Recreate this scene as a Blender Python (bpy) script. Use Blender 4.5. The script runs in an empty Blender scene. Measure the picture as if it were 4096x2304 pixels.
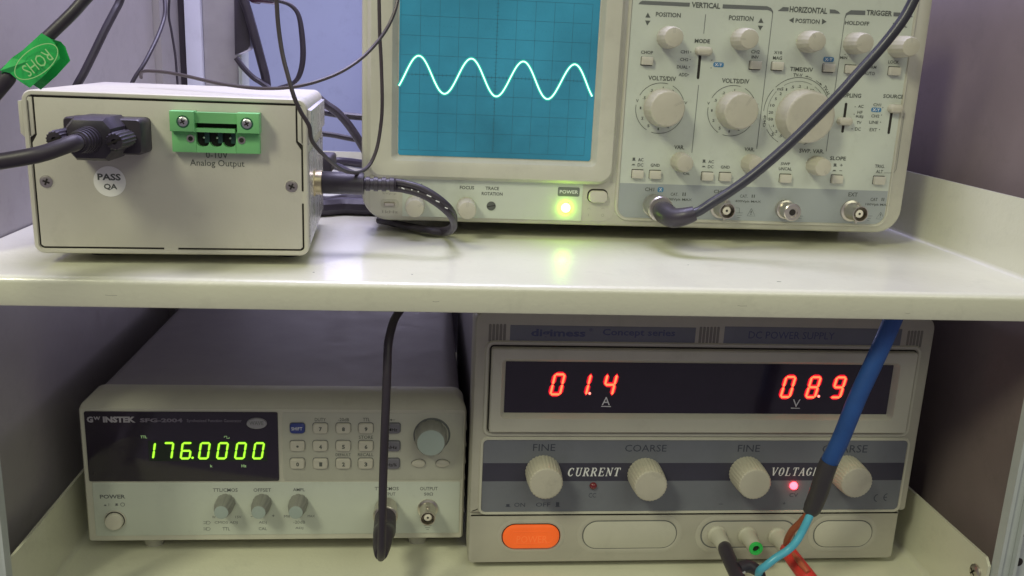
import bpy, math, random
from mathutils import Vector, Matrix
random.seed(7)
# ---------------------------------------------------------------- camera
S = bpy.context.scene
COL = S.collection
F_PX, YAW, PITCH, ROLL = 3592.39, 0.1022675, 0.248495, 0.0436768
cy, sy, cp, sp = math.cos(YAW), math.sin(YAW), math.cos(PITCH), math.sin(PITCH)
fw = Vector((sy*cp, cy*cp, -sp)); rt0 = Vector((cy, -sy, 0)); up0 = rt0.cross(fw)
cr, sr = math.cos(ROLL), math.sin(ROLL)
RT = rt0*cr + up0*sr; UP = up0*cr - rt0*sr; FW = fw
cd = bpy.data.cameras.new('camera'); cam = bpy.data.objects.new('camera', cd); COL.objects.link(cam)
M = Matrix((RT, UP, -FW)).transposed().to_4x4(); cam.matrix_world = M
cd.sensor_width = 36; cd.lens = F_PX/4096*36; cd.clip_start = 0.01; cd.clip_end = 20
S.camera = cam
# ---------------------------------------------------------------- light
S.view_settings.view_transform = 'Standard'; S.view_settings.look = 'None'
S.view_settings.exposure = 0.03; S.view_settings.gamma = 1
W = bpy.data.worlds.new('World'); S.world = W; W.use_nodes = True
W.node_tree.nodes['Background'].inputs[0].default_value = (0.51, 0.46, 0.54, 1)
W.node_tree.nodes['Background'].inputs[1].default_value = 0.32
def area(name, loc, tgt, sx, sy_, power, col):
    l = bpy.data.lights.new(name, 'AREA'); l.shape = 'RECTANGLE'; l.size = sx; l.size_y = sy_
    l.energy = power; l.color = col
    o = bpy.data.objects.new(name, l); COL.objects.link(o)
    o.location = loc; o.rotation_euler = (Vector(tgt)-Vector(loc)).to_track_quat('-Z', 'Y').to_euler()
    return o
# ceiling tube in front of the rack (up, slightly left), a second one further back, and the window side behind the rack
area('ceiling_tube_front', (-0.92, -0.62, 1.18), (0.10, 0.46, -0.12), 0.32, 0.42, 15.5, (1.0, 1.0, 0.70))
area('ceiling_panel_side', (0.85, -1.4, 1.45), (0.08, 0.45, -0.15), 1.9, 0.9, 13, (0.96, 1.0, 0.73))
o = area('light_above_left_bay', (-0.10, 0.60, 0.62), (-0.24, 0.50, 0.06), 0.30, 0.22, 1.3, (0.84, 0.78, 1.0)); o.data.spread = math.radians(110)
area('daylight_behind_rack', (0.05, 1.05, 0.22), (0.0, 0.5, -0.08), 0.5, 0.16, .7, (0.70, 0.62, 1.0))
area('fill_under_shelf', (-0.02, 0.99, -0.15), (-0.10, 0.55, -0.24), 0.36, 0.06, 0.75, (0.80, 0.74, 1.0))  # added fill that brightens the generator cover, no real source there
area('back_wall_fill', (0.0, 0.62, 1.0), (0.0, 1.16, 0.0), 0.5, 0.5, 11.5, (0.64, 0.62, 1.0))  # added fill aimed at the back wall to brighten it
# ---------------------------------------------------------------- measuring helpers (photo reading -> point on a real vertical plane)
def ray(px, py):
    return RT*((px-2048)/F_PX) + UP*((1152-py)/F_PX) + FW
def at(px, py, Y):
    d = ray(px, py); k = Y/d.y; return (d.x*k, d.z*k)
CR = dict(A=(0,0,.7592), B=(1400,0,.6901), C=(2450,0,.3451), D=(3000,0,.3451), E=(2450,450,.3796), G=(3000,450,.4255),
          H=(300,1540,.4555), I=(1080,1540,.497), J=(1860,1240,.4037), K=(2750,1240,.427), L=(1860,1740,.4037),
          M=(2750,1740,.427), N=(2800,2000,.2717), O=(1440,680,.4115), Q=(80,380,.2407), T=(640,400,.2208),
          U=(0,0,.2899), W=(500,0,.2415), X=(900,0,.345), Y=(1200,350,.4487), Z=(760,1900,.2174), R=(3500,1100,.8312), p=(0,0,1))
def P(c, x, y, Y):
    a = CR[c]; return at(a[0]+x*a[2], a[1]+y*a[2], Y)
def P3(c, x, y, Y):
    q = P(c, x, y, Y); return (q[0], Y, q[1])
# ---------------------------------------------------------------- materials
def mat(name, col, rough=.5, metal=0, emit=None, es=0, noise=.04, nscale=60, bump=0, bscale=900, spec=.5, coat=0, wear=.10, coatr=.08):
    m = bpy.data.materials.new(name); m.use_nodes = True
    nt = m.node_tree; b = nt.nodes['Principled BSDF']
    b.inputs['Roughness'].default_value = rough; b.inputs['Metallic'].default_value = metal
    b.inputs['Specular IOR Level'].default_value = spec; b.inputs['Coat Weight'].default_value = coat
    b.inputs['Coat Roughness'].default_value = coatr
    tc = nt.nodes.new('ShaderNodeTexCoord')
    n = nt.nodes.new('ShaderNodeTexNoise'); n.inputs['Scale'].default_value = nscale; n.inputs['Detail'].default_value = 5
    nt.links.new(tc.outputs['Object'], n.inputs['Vector'])
    r = nt.nodes.new('ShaderNodeMapRange'); r.inputs['To Min'].default_value = 1-noise*2; r.inputs['To Max'].default_value = 1+noise*2
    r.inputs['From Min'].default_value = .25; r.inputs['From Max'].default_value = .75
    nt.links.new(n.outputs['Fac'], r.inputs['Value'])
    v = nt.nodes.new('ShaderNodeVectorMath'); v.operation = 'SCALE'; v.inputs[0].default_value = col[:3]
    w_ = nt.nodes.new('ShaderNodeTexNoise'); w_.inputs['Scale'].default_value = 55; w_.inputs['Detail'].default_value = 9; w_.inputs['Roughness'].default_value = .72
    nt.links.new(tc.outputs['Object'], w_.inputs['Vector'])
    wr = nt.nodes.new('ShaderNodeMapRange'); wr.inputs['From Min'].default_value = .54; wr.inputs['From Max'].default_value = .74
    wr.inputs['To Min'].default_value = 1; wr.inputs['To Max'].default_value = 1-wear
    nt.links.new(w_.outputs['Fac'], wr.inputs['Value'])
    mu = nt.nodes.new('ShaderNodeMath'); mu.operation = 'MULTIPLY'
    nt.links.new(r.outputs['Result'], mu.inputs[0]); nt.links.new(wr.outputs['Result'], mu.inputs[1])
    nt.links.new(mu.outputs[0], v.inputs['Scale']); nt.links.new(v.outputs[0], b.inputs['Base Color'])
    rr = nt.nodes.new('ShaderNodeMapRange'); rr.inputs['From Min'].default_value = .4; rr.inputs['From Max'].default_value = .7
    rr.inputs['To Min'].default_value = rough; rr.inputs['To Max'].default_value = min(1, rough+.14)
    nt.links.new(w_.outputs['Fac'], rr.inputs['Value']); nt.links.new(rr.outputs['Result'], b.inputs['Roughness'])
    if bump:
        n2 = nt.nodes.new('ShaderNodeTexNoise'); n2.inputs['Scale'].default_value = bscale; n2.inputs['Detail'].default_value = 3
        nt.links.new(tc.outputs['Object'], n2.inputs['Vector'])
        bp = nt.nodes.new('ShaderNodeBump'); bp.inputs['Strength'].default_value = bump; bp.inputs['Distance'].default_value = .0004
        nt.links.new(n2.outputs['Fac'], bp.inputs['Height']); nt.links.new(bp.outputs[0], b.inputs['Normal'])
    if emit:
        b.inputs['Emission Color'].default_value = (*emit, 1); b.inputs['Emission Strength'].default_value = es
    if emit and name.startswith('blue_crt'):
        e = nt.nodes.new('ShaderNodeVectorMath'); e.operation = 'SCALE'; e.inputs[0].default_value = emit  # patchy emission stands in for reflections on the screen glass
        nt.links.new(r.outputs['Result'], e.inputs['Scale']); nt.links.new(e.outputs[0], b.inputs['Emission Color'])
    return m
m_shelf = mat('cream_powder_coat', (.70,.70,.555), .30, coat=.6, coatr=.13, noise=.015, nscale=14, bump=.35, bscale=420)
m_rackpost = mat('grey_rack_paint', (.50,.54,.53), .4, noise=.03, bump=.12)
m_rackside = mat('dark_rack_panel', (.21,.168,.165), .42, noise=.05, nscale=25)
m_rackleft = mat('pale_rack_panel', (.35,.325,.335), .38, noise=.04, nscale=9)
m_backwall = mat('daylight_tinted_wall', (.32,.35,.56), .6, noise=.05, nscale=4)  # cool daylight cast put into the wall's base colour
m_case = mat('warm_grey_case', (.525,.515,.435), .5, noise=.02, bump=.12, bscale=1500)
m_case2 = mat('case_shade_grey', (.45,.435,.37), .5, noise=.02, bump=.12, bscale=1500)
m_panel = mat('pale_front_panel', (.55,.59,.525), .45, noise=.015)
m_knob = mat('beige_knob_plastic', (.50,.475,.39), .42, noise=.035, wear=.22)
m_btn = mat('beige_button_plastic', (.56,.54,.46), .4, noise=.02)
m_band = mat('bluegrey_band', (.34,.37,.38), .45, noise=.02)
m_print = mat('dark_grey_print', (.10,.11,.10), .6, noise=.02)
m_printlt = mat('mid_grey_print', (.14,.15,.15), .6, noise=.02)
m_printfaint = mat('faint_relief_print', (.36,.35,.30), .6, noise=.02)
m_white = mat('white_print', (.75,.76,.78), .5, noise=.02)
m_blue = mat('blue_print', (.07,.22,.42), .5, noise=.03)
m_dark = mat('dark_recess', (.022,.018,.016), .7, noise=.05)
m_black = mat('black_cable_rubber', (.036,.029,.042), .42, noise=.08, bump=.05)
m_blackm = mat('black_moulded_plastic', (.040,.033,.046), .38, noise=.08, bump=.15, bscale=700)
m_thin = mat('thin_black_lead', (.055,.042,.050), .4, noise=.08)
m_metal = mat('nickel_metal', (.62,.58,.52), .28, 1, noise=.04)
m_chrome = mat('bright_screw_metal', (.72,.73,.72), .25, 1, noise=.05)
m_gold = mat('brass_nut', (.60,.52,.34), .3, 1, noise=.05)
m_ivory = mat('ivory_insulator', (.72,.68,.58), .4)
m_box = mat('light_beige_sheet', (.57,.55,.48), .42, noise=.015, bump=.1)
m_boxside = mat('satin_aluminium_paint', (.55,.545,.535), .22, .35, noise=.02)
m_green = mat('green_connector_plastic', (.20,.55,.22), .4, noise=.03)
m_tag = mat('green_foil_tag', (.03,.50,.11), .22, noise=.12, nscale=120, coat=.6)
m_tagprint = mat('pale_green_print', (.36,.68,.30), .4)
m_sticker = mat('white_sticker', (.88,.88,.85), .5, noise=.01)
m_smoke = mat('smoked_display_window', (.022,.016,.030), .10, noise=.05, coat=.3)
m_grn = mat('green_vfd_light', (.3,.7,.05), .4, emit=(.42,1.0,.035), es=1.25)
m_grnbase = mat('display_board_green', (.05,.09,.05), .6)
m_grndim = mat('dim_green_icon', (.2,.3,.15), .4, emit=(.20,.34,.14), es=.7)
m_red = mat('orange_red_led_segment', (.8,.3,.1), .4, emit=(1.0,.10,.035), es=3.0)
m_redpt = mat('pale_red_led_point', (.9,.5,.4), .4, emit=(1.0,.22,.18), es=2.2)
m_redglow = mat('red_digit_glow', (.5,.01,.01), .4, emit=(.75,.0,.03), es=.8)  # glow round the red digits, painted as wider emissive strokes
m_ledon = mat('lit_red_led', (1,.3,.3), .4, emit=(1.0,.03,.05), es=11)
m_ledoff = mat('unlit_red_led', (.16,.012,.018), .2, coat=.5)
m_ledgrn = mat('lit_green_led', (.6,1,.2), .4, emit=(.50,1.0,.03), es=52)
m_trace = mat('phosphor_trace', (.5,1,.9), .4, emit=(.60,1.0,.86), es=1.35, noise=.08, nscale=90)
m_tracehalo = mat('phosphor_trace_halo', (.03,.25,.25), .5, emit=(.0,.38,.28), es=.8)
m_crt = mat('blue_crt_filter', (.028,.125,.175), .12, emit=(.012,.135,.20), es=.8, noise=.22, nscale=13, coat=.5)
m_grid = mat('dark_graticule', (.022,.115,.165), .5)
m_orange = mat('lit_orange_rocker', (.75,.13,.02), .35, emit=(1.0,.12,.015), es=.32, noise=.03)
m_dblue = mat('psu_blue_grey', (.16,.17,.20), .4, noise=.03)
m_dstripe = mat('psu_dark_stripe', (.045,.043,.068), .4, noise=.04)
m_dtext = mat('psu_dark_text', (.045,.05,.075), .5)
m_bluetext = mat('psu_blue_text', (.075,.085,.17), .5)
m_fgtext = mat('grey_brand_print', (.33,.31,.36), .5)
m_bluecable = mat('blue_cable_jacket', (.022,.085,.30), .42, noise=.09, bump=.15, bscale=300)
m_cyan = mat('light_blue_wire', (.10,.48,.66), .3)
m_brown = mat('brown_wire', (.36,.10,.045), .35)
m_redplug = mat('red_plug_plastic', (.68,.05,.04), .3)
m_redplug2 = mat('orange_red_plug_core', (.50,.12,.06), .35)
m_grnjack = mat('green_jack_plastic', (.03,.55,.10), .3)
m_shift = mat('blue_key', (.04,.06,.26), .35)
m_gkey = mat('grey_key', (.17,.165,.20), .4)
m_wave = mat('grey_oval_key', (.30,.29,.33), .4)
m_teal = mat('pale_blue_grey_knob', (.33,.39,.37), .42, noise=.02)
m_fgknob = mat('grey_knob', (.25,.25,.23), .42, noise=.02)
m_fgtop = mat('grey_cover_paint', (.31,.29,.31), .62, noise=.015, wear=.03, spec=.3)
# ---------------------------------------------------------------- mesh builder (works in millimetres)
class MB:
    def __init__(s): s.v = []; s.f = []
    def add(s, vs, fs):
        k = len(s.v); s.v += [tuple(v) for v in vs]; s.f += [tuple(i+k for i in f) for f in fs]; return s
    def box(s, x0, x1, y0, y1, z0, z1, b=0):
        if b:
            return s.prism([(x0,z0),(x1,z0),(x1,z1),(x0,z1)], y0, y1, b)
        vs = [(x,y,z) for x in (x0,x1) for y in (y0,y1) for z in (z0,z1)]
        return s.add(vs, [(0,1,3,2),(4,6,7,5),(0,4,5,1),(2,3,7,6),(0,2,6,4),(1,5,7,3)])
    def loft(s, rings, cap0=False, cap1=True, closed=True):   # rings: list of lists of 3d points, equal length
        n = len(rings[0]); vs = [p for r in rings for p in r]; fs = []
        for i in range(len(rings)-1):
            for j in range(n if closed else n-1):
                a = i*n+j; b = i*n+(j+1) % n; fs.append((a, b, b+n, a+n))
        if cap0: fs.append(tuple(range(n))[::-1])
        if cap1: fs.append(tuple((len(rings)-1)*n+j for j in range(n)))
        return s.add(vs, fs)
    def prism(s, ol, yf, yb, ch=0, back=True):   # outline (x,z) counter-clockwise seen from the front; yf nearer the camera
        r = []
        if back: r.append([(x,yb,z) for x,z in ol])
        if ch:
            r += [[(x,yf+ch,z) for x,z in ol], [(x,yf+ch*.3,z) for x,z in inset(ol,ch*.3)], [(x,yf,z) for x,z in inset(ol,ch)]]
        else: r += [[(x,yf,z) for x,z in ol]]
        return s.loft(r, cap0=back)
    def lathe(s, c, prof, n=32, flute=0, nf=0, cap=True, axis='y'):   # prof: (radius, distance toward the camera)
        rings = []
        for r, t in prof:
            ring = []
            for j in range(n):
                a = 2*math.pi*j/n
                rr = r*(1-(flute if nf and (j*nf/n) % 1 < .34 and r > 0 else 0))
                if axis == 'y': ring.append((c[0]+rr*math.cos(a), c[1]-t, c[2]+rr*math.sin(a)))
                elif axis == 'x': ring.append((c[0]+t, c[1]+rr*math.cos(a), c[2]+rr*math.sin(a)))
                else: ring.append((c[0]+rr*math.cos(a), c[1]+rr*math.sin(a), c[2]+t))
            rings.append(ring)
        return s.loft(rings, cap0=False, cap1=cap)
    def tube(s, pts, r, n=10, sub=6, cap=True):   # smooth tube through the points; r a number or a list
        pts = [Vector(p) for p in pts]; rs = r if isinstance(r, (list, tuple)) else [r]*len(pts)
        P_, R_ = [], []
        for i in range(len(pts)-1):
            a = pts[max(i-1,0)]; b = pts[i]; c = pts[i+1]; d = pts[min(i+2, len(pts)-1)]
            for k in range(sub):
                t = k/sub
                P_.append(.5*((2*b)+(c-a)*t+(2*a-5*b+4*c-d)*t*t+(3*b-a-3*c+d)*t*t*t)); R_.append(rs[i]*(1-t)+rs[i+1]*t)
        P_.append(pts[-1]); R_.append(rs[-1])
        nrm = None; rings = []
        for i, p in enumerate(P_):
            t = (P_[min(i+1, len(P_)-1)]-P_[max(i-1, 0)]).normalized()
            if nrm is None: nrm = t.orthogonal().normalized()
            nrm = (nrm-t*nrm.dot(t)).normalized(); bn = t.cross(nrm)
            rings.append([tuple(p+(nrm*math.cos(2*math.pi*j/n)+bn*math.sin(2*math.pi*j/n))*R_[i]) for j in range(n)])
        return s.loft(rings, cap0=cap, cap1=cap)
    def ribbon(s, pts, w, Y, depth=0):   # flat stroke in a plane y = Y, points (x,z)
        L, R = [], []
        for i, p in enumerate(pts):
            a = pts[max(i-1,0)]; b = pts[min(i+1,len(pts)-1)]
            dx, dz = b[0]-a[0], b[1]-a[1]; l = math.hypot(dx, dz) or 1
            nx, nz = -dz/l*w/2, dx/l*w/2
            L.append((p[0]+nx, Y, p[1]+nz)); R.append((p[0]-nx, Y, p[1]-nz))
        n = len(pts); vs = L+R
        return s.add(vs, [(i, i+1, n+i+1, n+i) for i in range(n-1)])
    def poly(s, pts, Y):
        return s.add([(x, Y, z) for x, z in pts], [tuple(range(len(pts)))])
    def build(s, name, m, parent=None, smooth=35, kind=None, label=None):
        org = Vector(parent['_o']) if parent and '_o' in parent else Vector((0,0,0))
        if parent and parent.parent and '_o' not in parent: pass
        me = bpy.data.meshes.new(name)
        me.from_pydata([((x-org.x)*.001, (y-org.y)*.001, (z-org.z)*.001) for x,y,z in s.v], [], s.f)
        bm_fix(me)
        me.materials.append(m)
        if smooth:
            for p in me.polygons: p.use_smooth = True
            me.set_sharp_from_angle(angle=math.radians(smooth))
        o = bpy.data.objects.new(name, me); COL.objects.link(o)
        if parent: o.parent = parent; 
        if '_o' in (parent or {}): o['_o'] = parent['_o']
        if kind: o['kind'] = kind
        elif parent and ('lettering' in name or name in ('graticule','indicator_icons','cable_print')): o['kind'] = 'stuff'
        if label: o['label'] = label
        return o
import bmesh
def bm_fix(me):
    b = bmesh.new(); b.from_mesh(me); bmesh.ops.recalc_face_normals(b, faces=b.faces); b.to_mesh(me); b.free()
def inset(ol, d):
    n = len(ol); A = sum(ol[i][0]*ol[(i+1)%n][1]-ol[(i+1)%n][0]*ol[i][1] for i in range(n)); sg = 1 if A > 0 else -1
    out = []
    for i in range(n):
        p, c, q = ol[i-1], ol[i], ol[(i+1)%n]
        e1 = Vector((c[0]-p[0], c[1]-p[1])); e2 = Vector((q[0]-c[0], q[1]-c[1]))
        if e1.length < 1e-9: e1 = e2
        if e2.length < 1e-9: e2 = e1
        e1.normalize(); e2.normalize()
        n1 = Vector((-e1.y, e1.x))*sg; n2 = Vector((-e2.y, e2.x))*sg; m = n1+n2
        k = d/max(.35, m.length_squared/2) if m.length > 1e-6 else 0
        out.append((c[0]+m.x*k, c[1]+m.y*k))
    return out
def rrect(x0, x1, z0, z1, r, n=5):
    if isinstance(r, (int, float)): r = (r,)*4      # bottom-left, bottom-right, top-right, top-left
    out = []
    for (cx, cz, a0), rr in zip(((x0,z0,180),(x1,z0,270),(x1,z1,0),(x0,z1,90)), r):
        ccx = cx+rr if a0 in (180, 90) else cx-rr; ccz = cz+rr if a0 in (180, 270) else cz-rr
        for k in range(n+1):
            a = math.radians(a0+90*k/n); out.append((ccx+rr*math.cos(a), ccz+rr*math.sin(a)))
    return out
def ring(ol, Y): return [(x, Y, z) for x, z in ol]
def circ(x, z, r, n=24, a0=0, a1=360, rz=None):
    rz = rz or r
    return [(x+r*math.cos(math.radians(a0+(a1-a0)*k/n)), z+rz*math.sin(math.radians(a0+(a1-a0)*k/n))) for k in range(n+(0 if a1-a0 == 360 else 1))]
def thing(name, loc, label, cat, group=None):
    o = bpy.data.objects.new(name, None); COL.objects.link(o); o.location = Vector(loc)*.001; o.empty_display_size = .01
    o['_o'] = tuple(float(c) for c in loc); o['label'] = label; o['category'] = cat
    if group: o['group'] = group
    return o
def tag(o, label, cat, group=None):
    o['label'] = label; o['category'] = cat
    if group: o['group'] = group
    return o
# ---------------------------------------------------------------- lettering
_tc = {}
def glyphs(txt, bold, shear):
    k = (txt, bold, shear)
    if k not in _tc:
        cu = bpy.data.curves.new('lettering_curve', 'FONT'); cu.body = txt; cu.size = 1; cu.resolution_u = 2
        cu.offset = bold; cu.shear = shear
        o = bpy.data.objects.new('lettering_tmp', cu)
        me = bpy.data.meshes.new_from_object(o)
        vs = [(v.co.x, v.co.y) for v in me.vertices]; fs = [tuple(p.vertices) for p in me.polygons]
        bpy.data.objects.remove(o); bpy.data.curves.remove(cu); bpy.data.meshes.remove(me)
        _tc[k] = (vs, fs)
    return _tc[k]
def text(mb, txt, c, x0, y0, x1, y1, Y, bold=.012, rot=0, shear=0):
    """fit the words into the rectangle read from the photograph, laid on the plane y = Y"""
    xm, ym = (x0+x1)/2, (y0+y1)/2
    cx, cz = P(c, xm, ym, Y)
    w = P(c, x1, ym, Y)[0]-P(c, x0, ym, Y)[0]; h = P(c, xm, y0, Y)[1]-P(c, xm, y1, Y)[1]
    vs, fs = glyphs(txt, bold, shear)
    if not vs: return
    if rot in (90, -90): w, h = h, w
    ax, bx = min(v[0] for v in vs), max(v[0] for v in vs); ay, by = min(v[1] for v in vs), max(v[1] for v in vs)
    a = math.radians(rot); out = []
    for x, y in vs:
        u = ((x-ax)/(bx-ax or 1)-.5)*w; v = ((y-ay)/(by-ay or 1)-.5)*h
        out.append((cx+u*math.cos(a)-v*math.sin(a), Y, cz+u*math.sin(a)+v*math.cos(a)))
    mb.add(out, fs)
def line(mb, c, pts, Y, w=.28):
    mb.ribbon([P(c, x, y, Y) for x, y in pts], w, Y)
def polyp(mb, c, pts, Y): mb.poly([P(c, x, y, Y) for x, y in pts], Y)
def outicon(mb, c, x, y, s, Y, h=1.0):     # small "button out / button in" symbol
    polyp(mb, c, [(x-s*.8,y),(x+s*.8,y),(x+s*.8,y-s*.12),(x+s*.5,y-s*.12),(x+s*.5,y-s*h),(x-s*.5,y-s*h),(x-s*.5,y-s*.12),(x-s*.8,y-s*.12)], Y)
# seven segment digits
SEG = {'0':'abcdef','1':'bc','4':'bcfg','6':'acdefg','7':'abc','8':'abcdefg','9':'abcdfg'}
def digit(mb, ch, x0, z0, w, h, t, sl, Y, grow=0, dep=.5):
    """x0,z0 lower-left corner, w,h width and height, t stroke width, sl slant offset at the top"""
    g = .14*t; hz = t*.5
    L, Rr, B, Tp, Mi = x0+hz, x0+w-hz, z0+hz, z0+h-hz, z0+h/2
    D = dict(a=((L,Tp),(Rr,Tp)), d=((L,B),(Rr,B)), g=((L,Mi),(Rr,Mi)), f=((L,Mi),(L,Tp)), b=((Rr,Mi),(Rr,Tp)), e=((L,B),(L,Mi)), c=((Rr,B),(Rr,Mi)))
    for sname in SEG[ch]:
        (ax, az), (bx, bz) = D[sname]; e = Vector((bx-ax, bz-az)); l = e.length; e.normalize(); nn = Vector((-e.y, e.x))
        a = Vector((ax, az))+e*g; b = Vector((bx, bz))-e*g; q = hz+grow
        pts = [a-e*grow, a+e*q*.8+nn*q, b-e*q*.8+nn*q, b+e*grow, b-e*q*.8-nn*q, a+e*q*.8-nn*q]
        pts = [(p.x+sl*(p.y-z0)/h, p.y) for p in pts][::-1]
        mb.prism(pts, Y, Y+dep)
# reusable controls -------------------------------------------------
def knob(par, c, x, y, Yp, length, rb, rt, m=m_knob, flute=.022, nf=16, mark=None, name='knob', n=64, cap_m=None, skirt=None):
    """x,y = tip centre in the photograph; Yp = panel plane; length toward the camera"""
    X, Z = P(c, x, y, Yp-length)
    mb = MB()
    if skirt: mb.lathe((X,Yp,Z), [(skirt, 0), (skirt, 1.2), (skirt*.96, 1.8), (rb, 2.2)], n=n, cap=False); st = 2.2
    else: st = 0
    mb.lathe((X,Yp,Z), [(rb, st), (rb*.99, length*.5), (rt, length-.6), (rt*.95, length-.1), (rt*.90, length)], n=n, flute=flute, nf=nf)
    k = mb.build(name, m, par)
    if cap_m:
        MB().lathe((X,Yp-length,Z), [(rt*.93, 0), (rt*.91, .25), (rt*.6, .4)], n=32).build('knob_cap', cap_m, k)
    if mark is not None:
        a = math.radians(mark); d = Vector((math.cos(a), math.sin(a))); t = Vector((-d.y, d.x)); q = MB()
        for sgn in (-.35, .35):
            o0 = Vector((X, Z))+d*rt*.40+t*sgn; o1 = Vector((X, Z))+d*rt*.97+t*sgn
            q.ribbon([(o0.x,o0.y),(o1.x,o1.y)], .16, Yp-length-.05)
        q.build('pointer_line', m_printfaint, k, smooth=0)
    return k
def button(par, c, x, y, hw, hh, Yp, out=2.4, m=m_btn, low=True, r=.5, name='push_button'):
    """hw,hh half sizes in crop units"""
    x0, _ = P(c, x-hw, y, Yp); x1, _ = P(c, x+hw, y, Yp); _, z0 = P(c, x, y+hh, Yp); _, z1 = P(c, x, y-hh, Yp)
    b = MB().prism(rrect(x0, x1, z0, z1, .35, 3), Yp-.05, Yp+.5).build('button_recess_shade', m_dark, par)  # dark plate in place of a hole, standing for its shade
    d = .42
    if low: a = (x0+.25, x1-.05, z0+d, z1-.1)
    else: a = (x0+.25, x1-.05, z0+.08, z1-d)
    return MB().prism(rrect(a[0], a[1], a[2], a[3], r, 3), Yp-out, Yp, .4).build(name, m, par)
def bnc(par, c, x, y, Yp, length=12, r=4.6, name='bnc_socket', lugz=True):
    X, Z = P(c, x, y, Yp-length)
    b = MB().lathe((X,Yp,Z), [(r*1.32, 0), (r*1.32, 1.2), (r*1.05, 1.7), (r*1.05, 3.2), (r, 3.6), (r, length-.5), (r*.97, length), (r*.86, length), (r*.84, 3.5), (0.01, 3.5)], n=40, cap=False).build(name, m_metal, par)
    MB().lathe((X,Yp,Z), [(r*.52, 3.5), (r*.50, length-1.5), (r*.40, length-1.2), (r*.16, length-1.2)], n=24).build('insulator', m_ivory, b)
    MB().lathe((X,Yp,Z), [(r*.15, length-1.25), (r*.15, length-1.1), (0.01, length-1.1)], n=12).build('centre_pin', m_dark, b)
    q = MB()
    for s_ in (-1, 1):
        q.lathe((X,Yp-length*.62,Z+s_*(r-.2)), [(.9, 0), (.9, s_*1.4), (.7, s_*1.5)], n=12, axis='z')
    q.build('bayonet_lug', m_metal, b)
    return b
def screw(par, X, Z, Yp, r, m=m_chrome, a=20, proud=.6, name='screw'):
    s_ = MB().lathe((X,Yp,Z), [(r, 0), (r*.97, proud*.5), (r*.75, proud), (r*.3, proud*1.15)], n=28).build(name, m, par)
    q = MB()
    for k in (0, 90):
        d = Vector((math.cos(math.radians(a+k)), math.sin(math.radians(a+k))))*r*.55
        q.ribbon([(X-d.x, Z-d.y), (X+d.x, Z+d.y)], r*.30, Yp-proud*1.15-.06)
    q.build('cross_recess', m_dark, s_, smooth=0)
    return s_

# ================================================================ RACK, SHELVES, BACKGROUND
w = MB().box(-700, 900, 1160, 1180, -800, 900).build('room_wall', m_backwall, kind='structure')
rack = thing('equipment_rack', (50, 400, -400), 'grey steel equipment rack whose posts and dark side panels frame both shelves', 'rack')
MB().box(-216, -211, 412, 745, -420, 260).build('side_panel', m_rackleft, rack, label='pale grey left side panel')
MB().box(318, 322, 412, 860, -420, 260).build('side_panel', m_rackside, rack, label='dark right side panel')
MB().box(-216, -206, 746, 800, -420, 260).build('corner_profile', m_rackleft, rack)
# rear post left: lit face, shaded channel and bright edge, light painted into separate tones
pr = MB(); pr.prism([(-200.2,-420),(-187,-420),(-187,260),(-200.2,260)], 796, 830, .8).build('rear_post', mat('lit_post_face', (.62,.62,.74), .4, noise=.02), rack)
MB().prism([(-186.8,-420),(-158.5,-420),(-158.5,260),(-186.8,260)], 801, 828, 1.5).build('post_channel', mat('shaded_channel_face', (.33,.31,.32), .5, noise=.04), rack)
MB().prism([(-158,-420),(-155,-420),(-155,260),(-158,260)], 797, 828, .5).build('post_edge', m_rackpost, rack)
MB().box(-232, -200.5, 803, 815, -420, 260).build('gap_shade_sheet', mat('gap_shade_tone', (.05,.038,.055), .6), rack)  # dark sheet added for the shaded gap beside the rear post
# dark sheet added to hide the bright wall behind the lower instruments
MB().box(-205, 302, 862, 866, -420, -168).build('rear_dark_sheet', mat('dark_sheet_tone', (.06,.052,.075), .5), rack)
# front posts
XR0 = 305.5
fp = MB(); fp.box(XR0, XR0+2, 397, 403, -420, -135); fp.box(XR0+2.3, XR0+7.6, 399, 403, -420, -135); fp.build('front_post', m_rackpost, rack)
fp = MB(); fp.box(XR0+7.8, XR0+9.4, 396, 403, -420, -135); fp.build('post_fold', m_rackpost, rack)
pl = MB(); pl.box(XR0+9.6, XR0+40, 402, 404, -420, -135); rail = pl.build('mounting_rail', m_rackpost, rack)
hl = MB()
for (rx, ry) in ((714, 1243-1100), (0,0)): pass
for px_, py_ in ((4094, 2132), (4076, 2250), (4060, 2372)):
    X, Z = at(px_, py_, 401.5); MB().lathe((X,402,Z), [(2.4, 0), (2.4,.25), (.01,.3)], n=20).build('rail_hole', m_dark, rail)
XL0 = -193.2
MB().box(XL0-16, XL0-1.6, 400, 403, -420, -110).build('front_post', m_rackpost, rack)
MB().box(XL0-1.4, XL0, 397, 403, -420, -110).build('post_fold', m_rackpost, rack)

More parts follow.
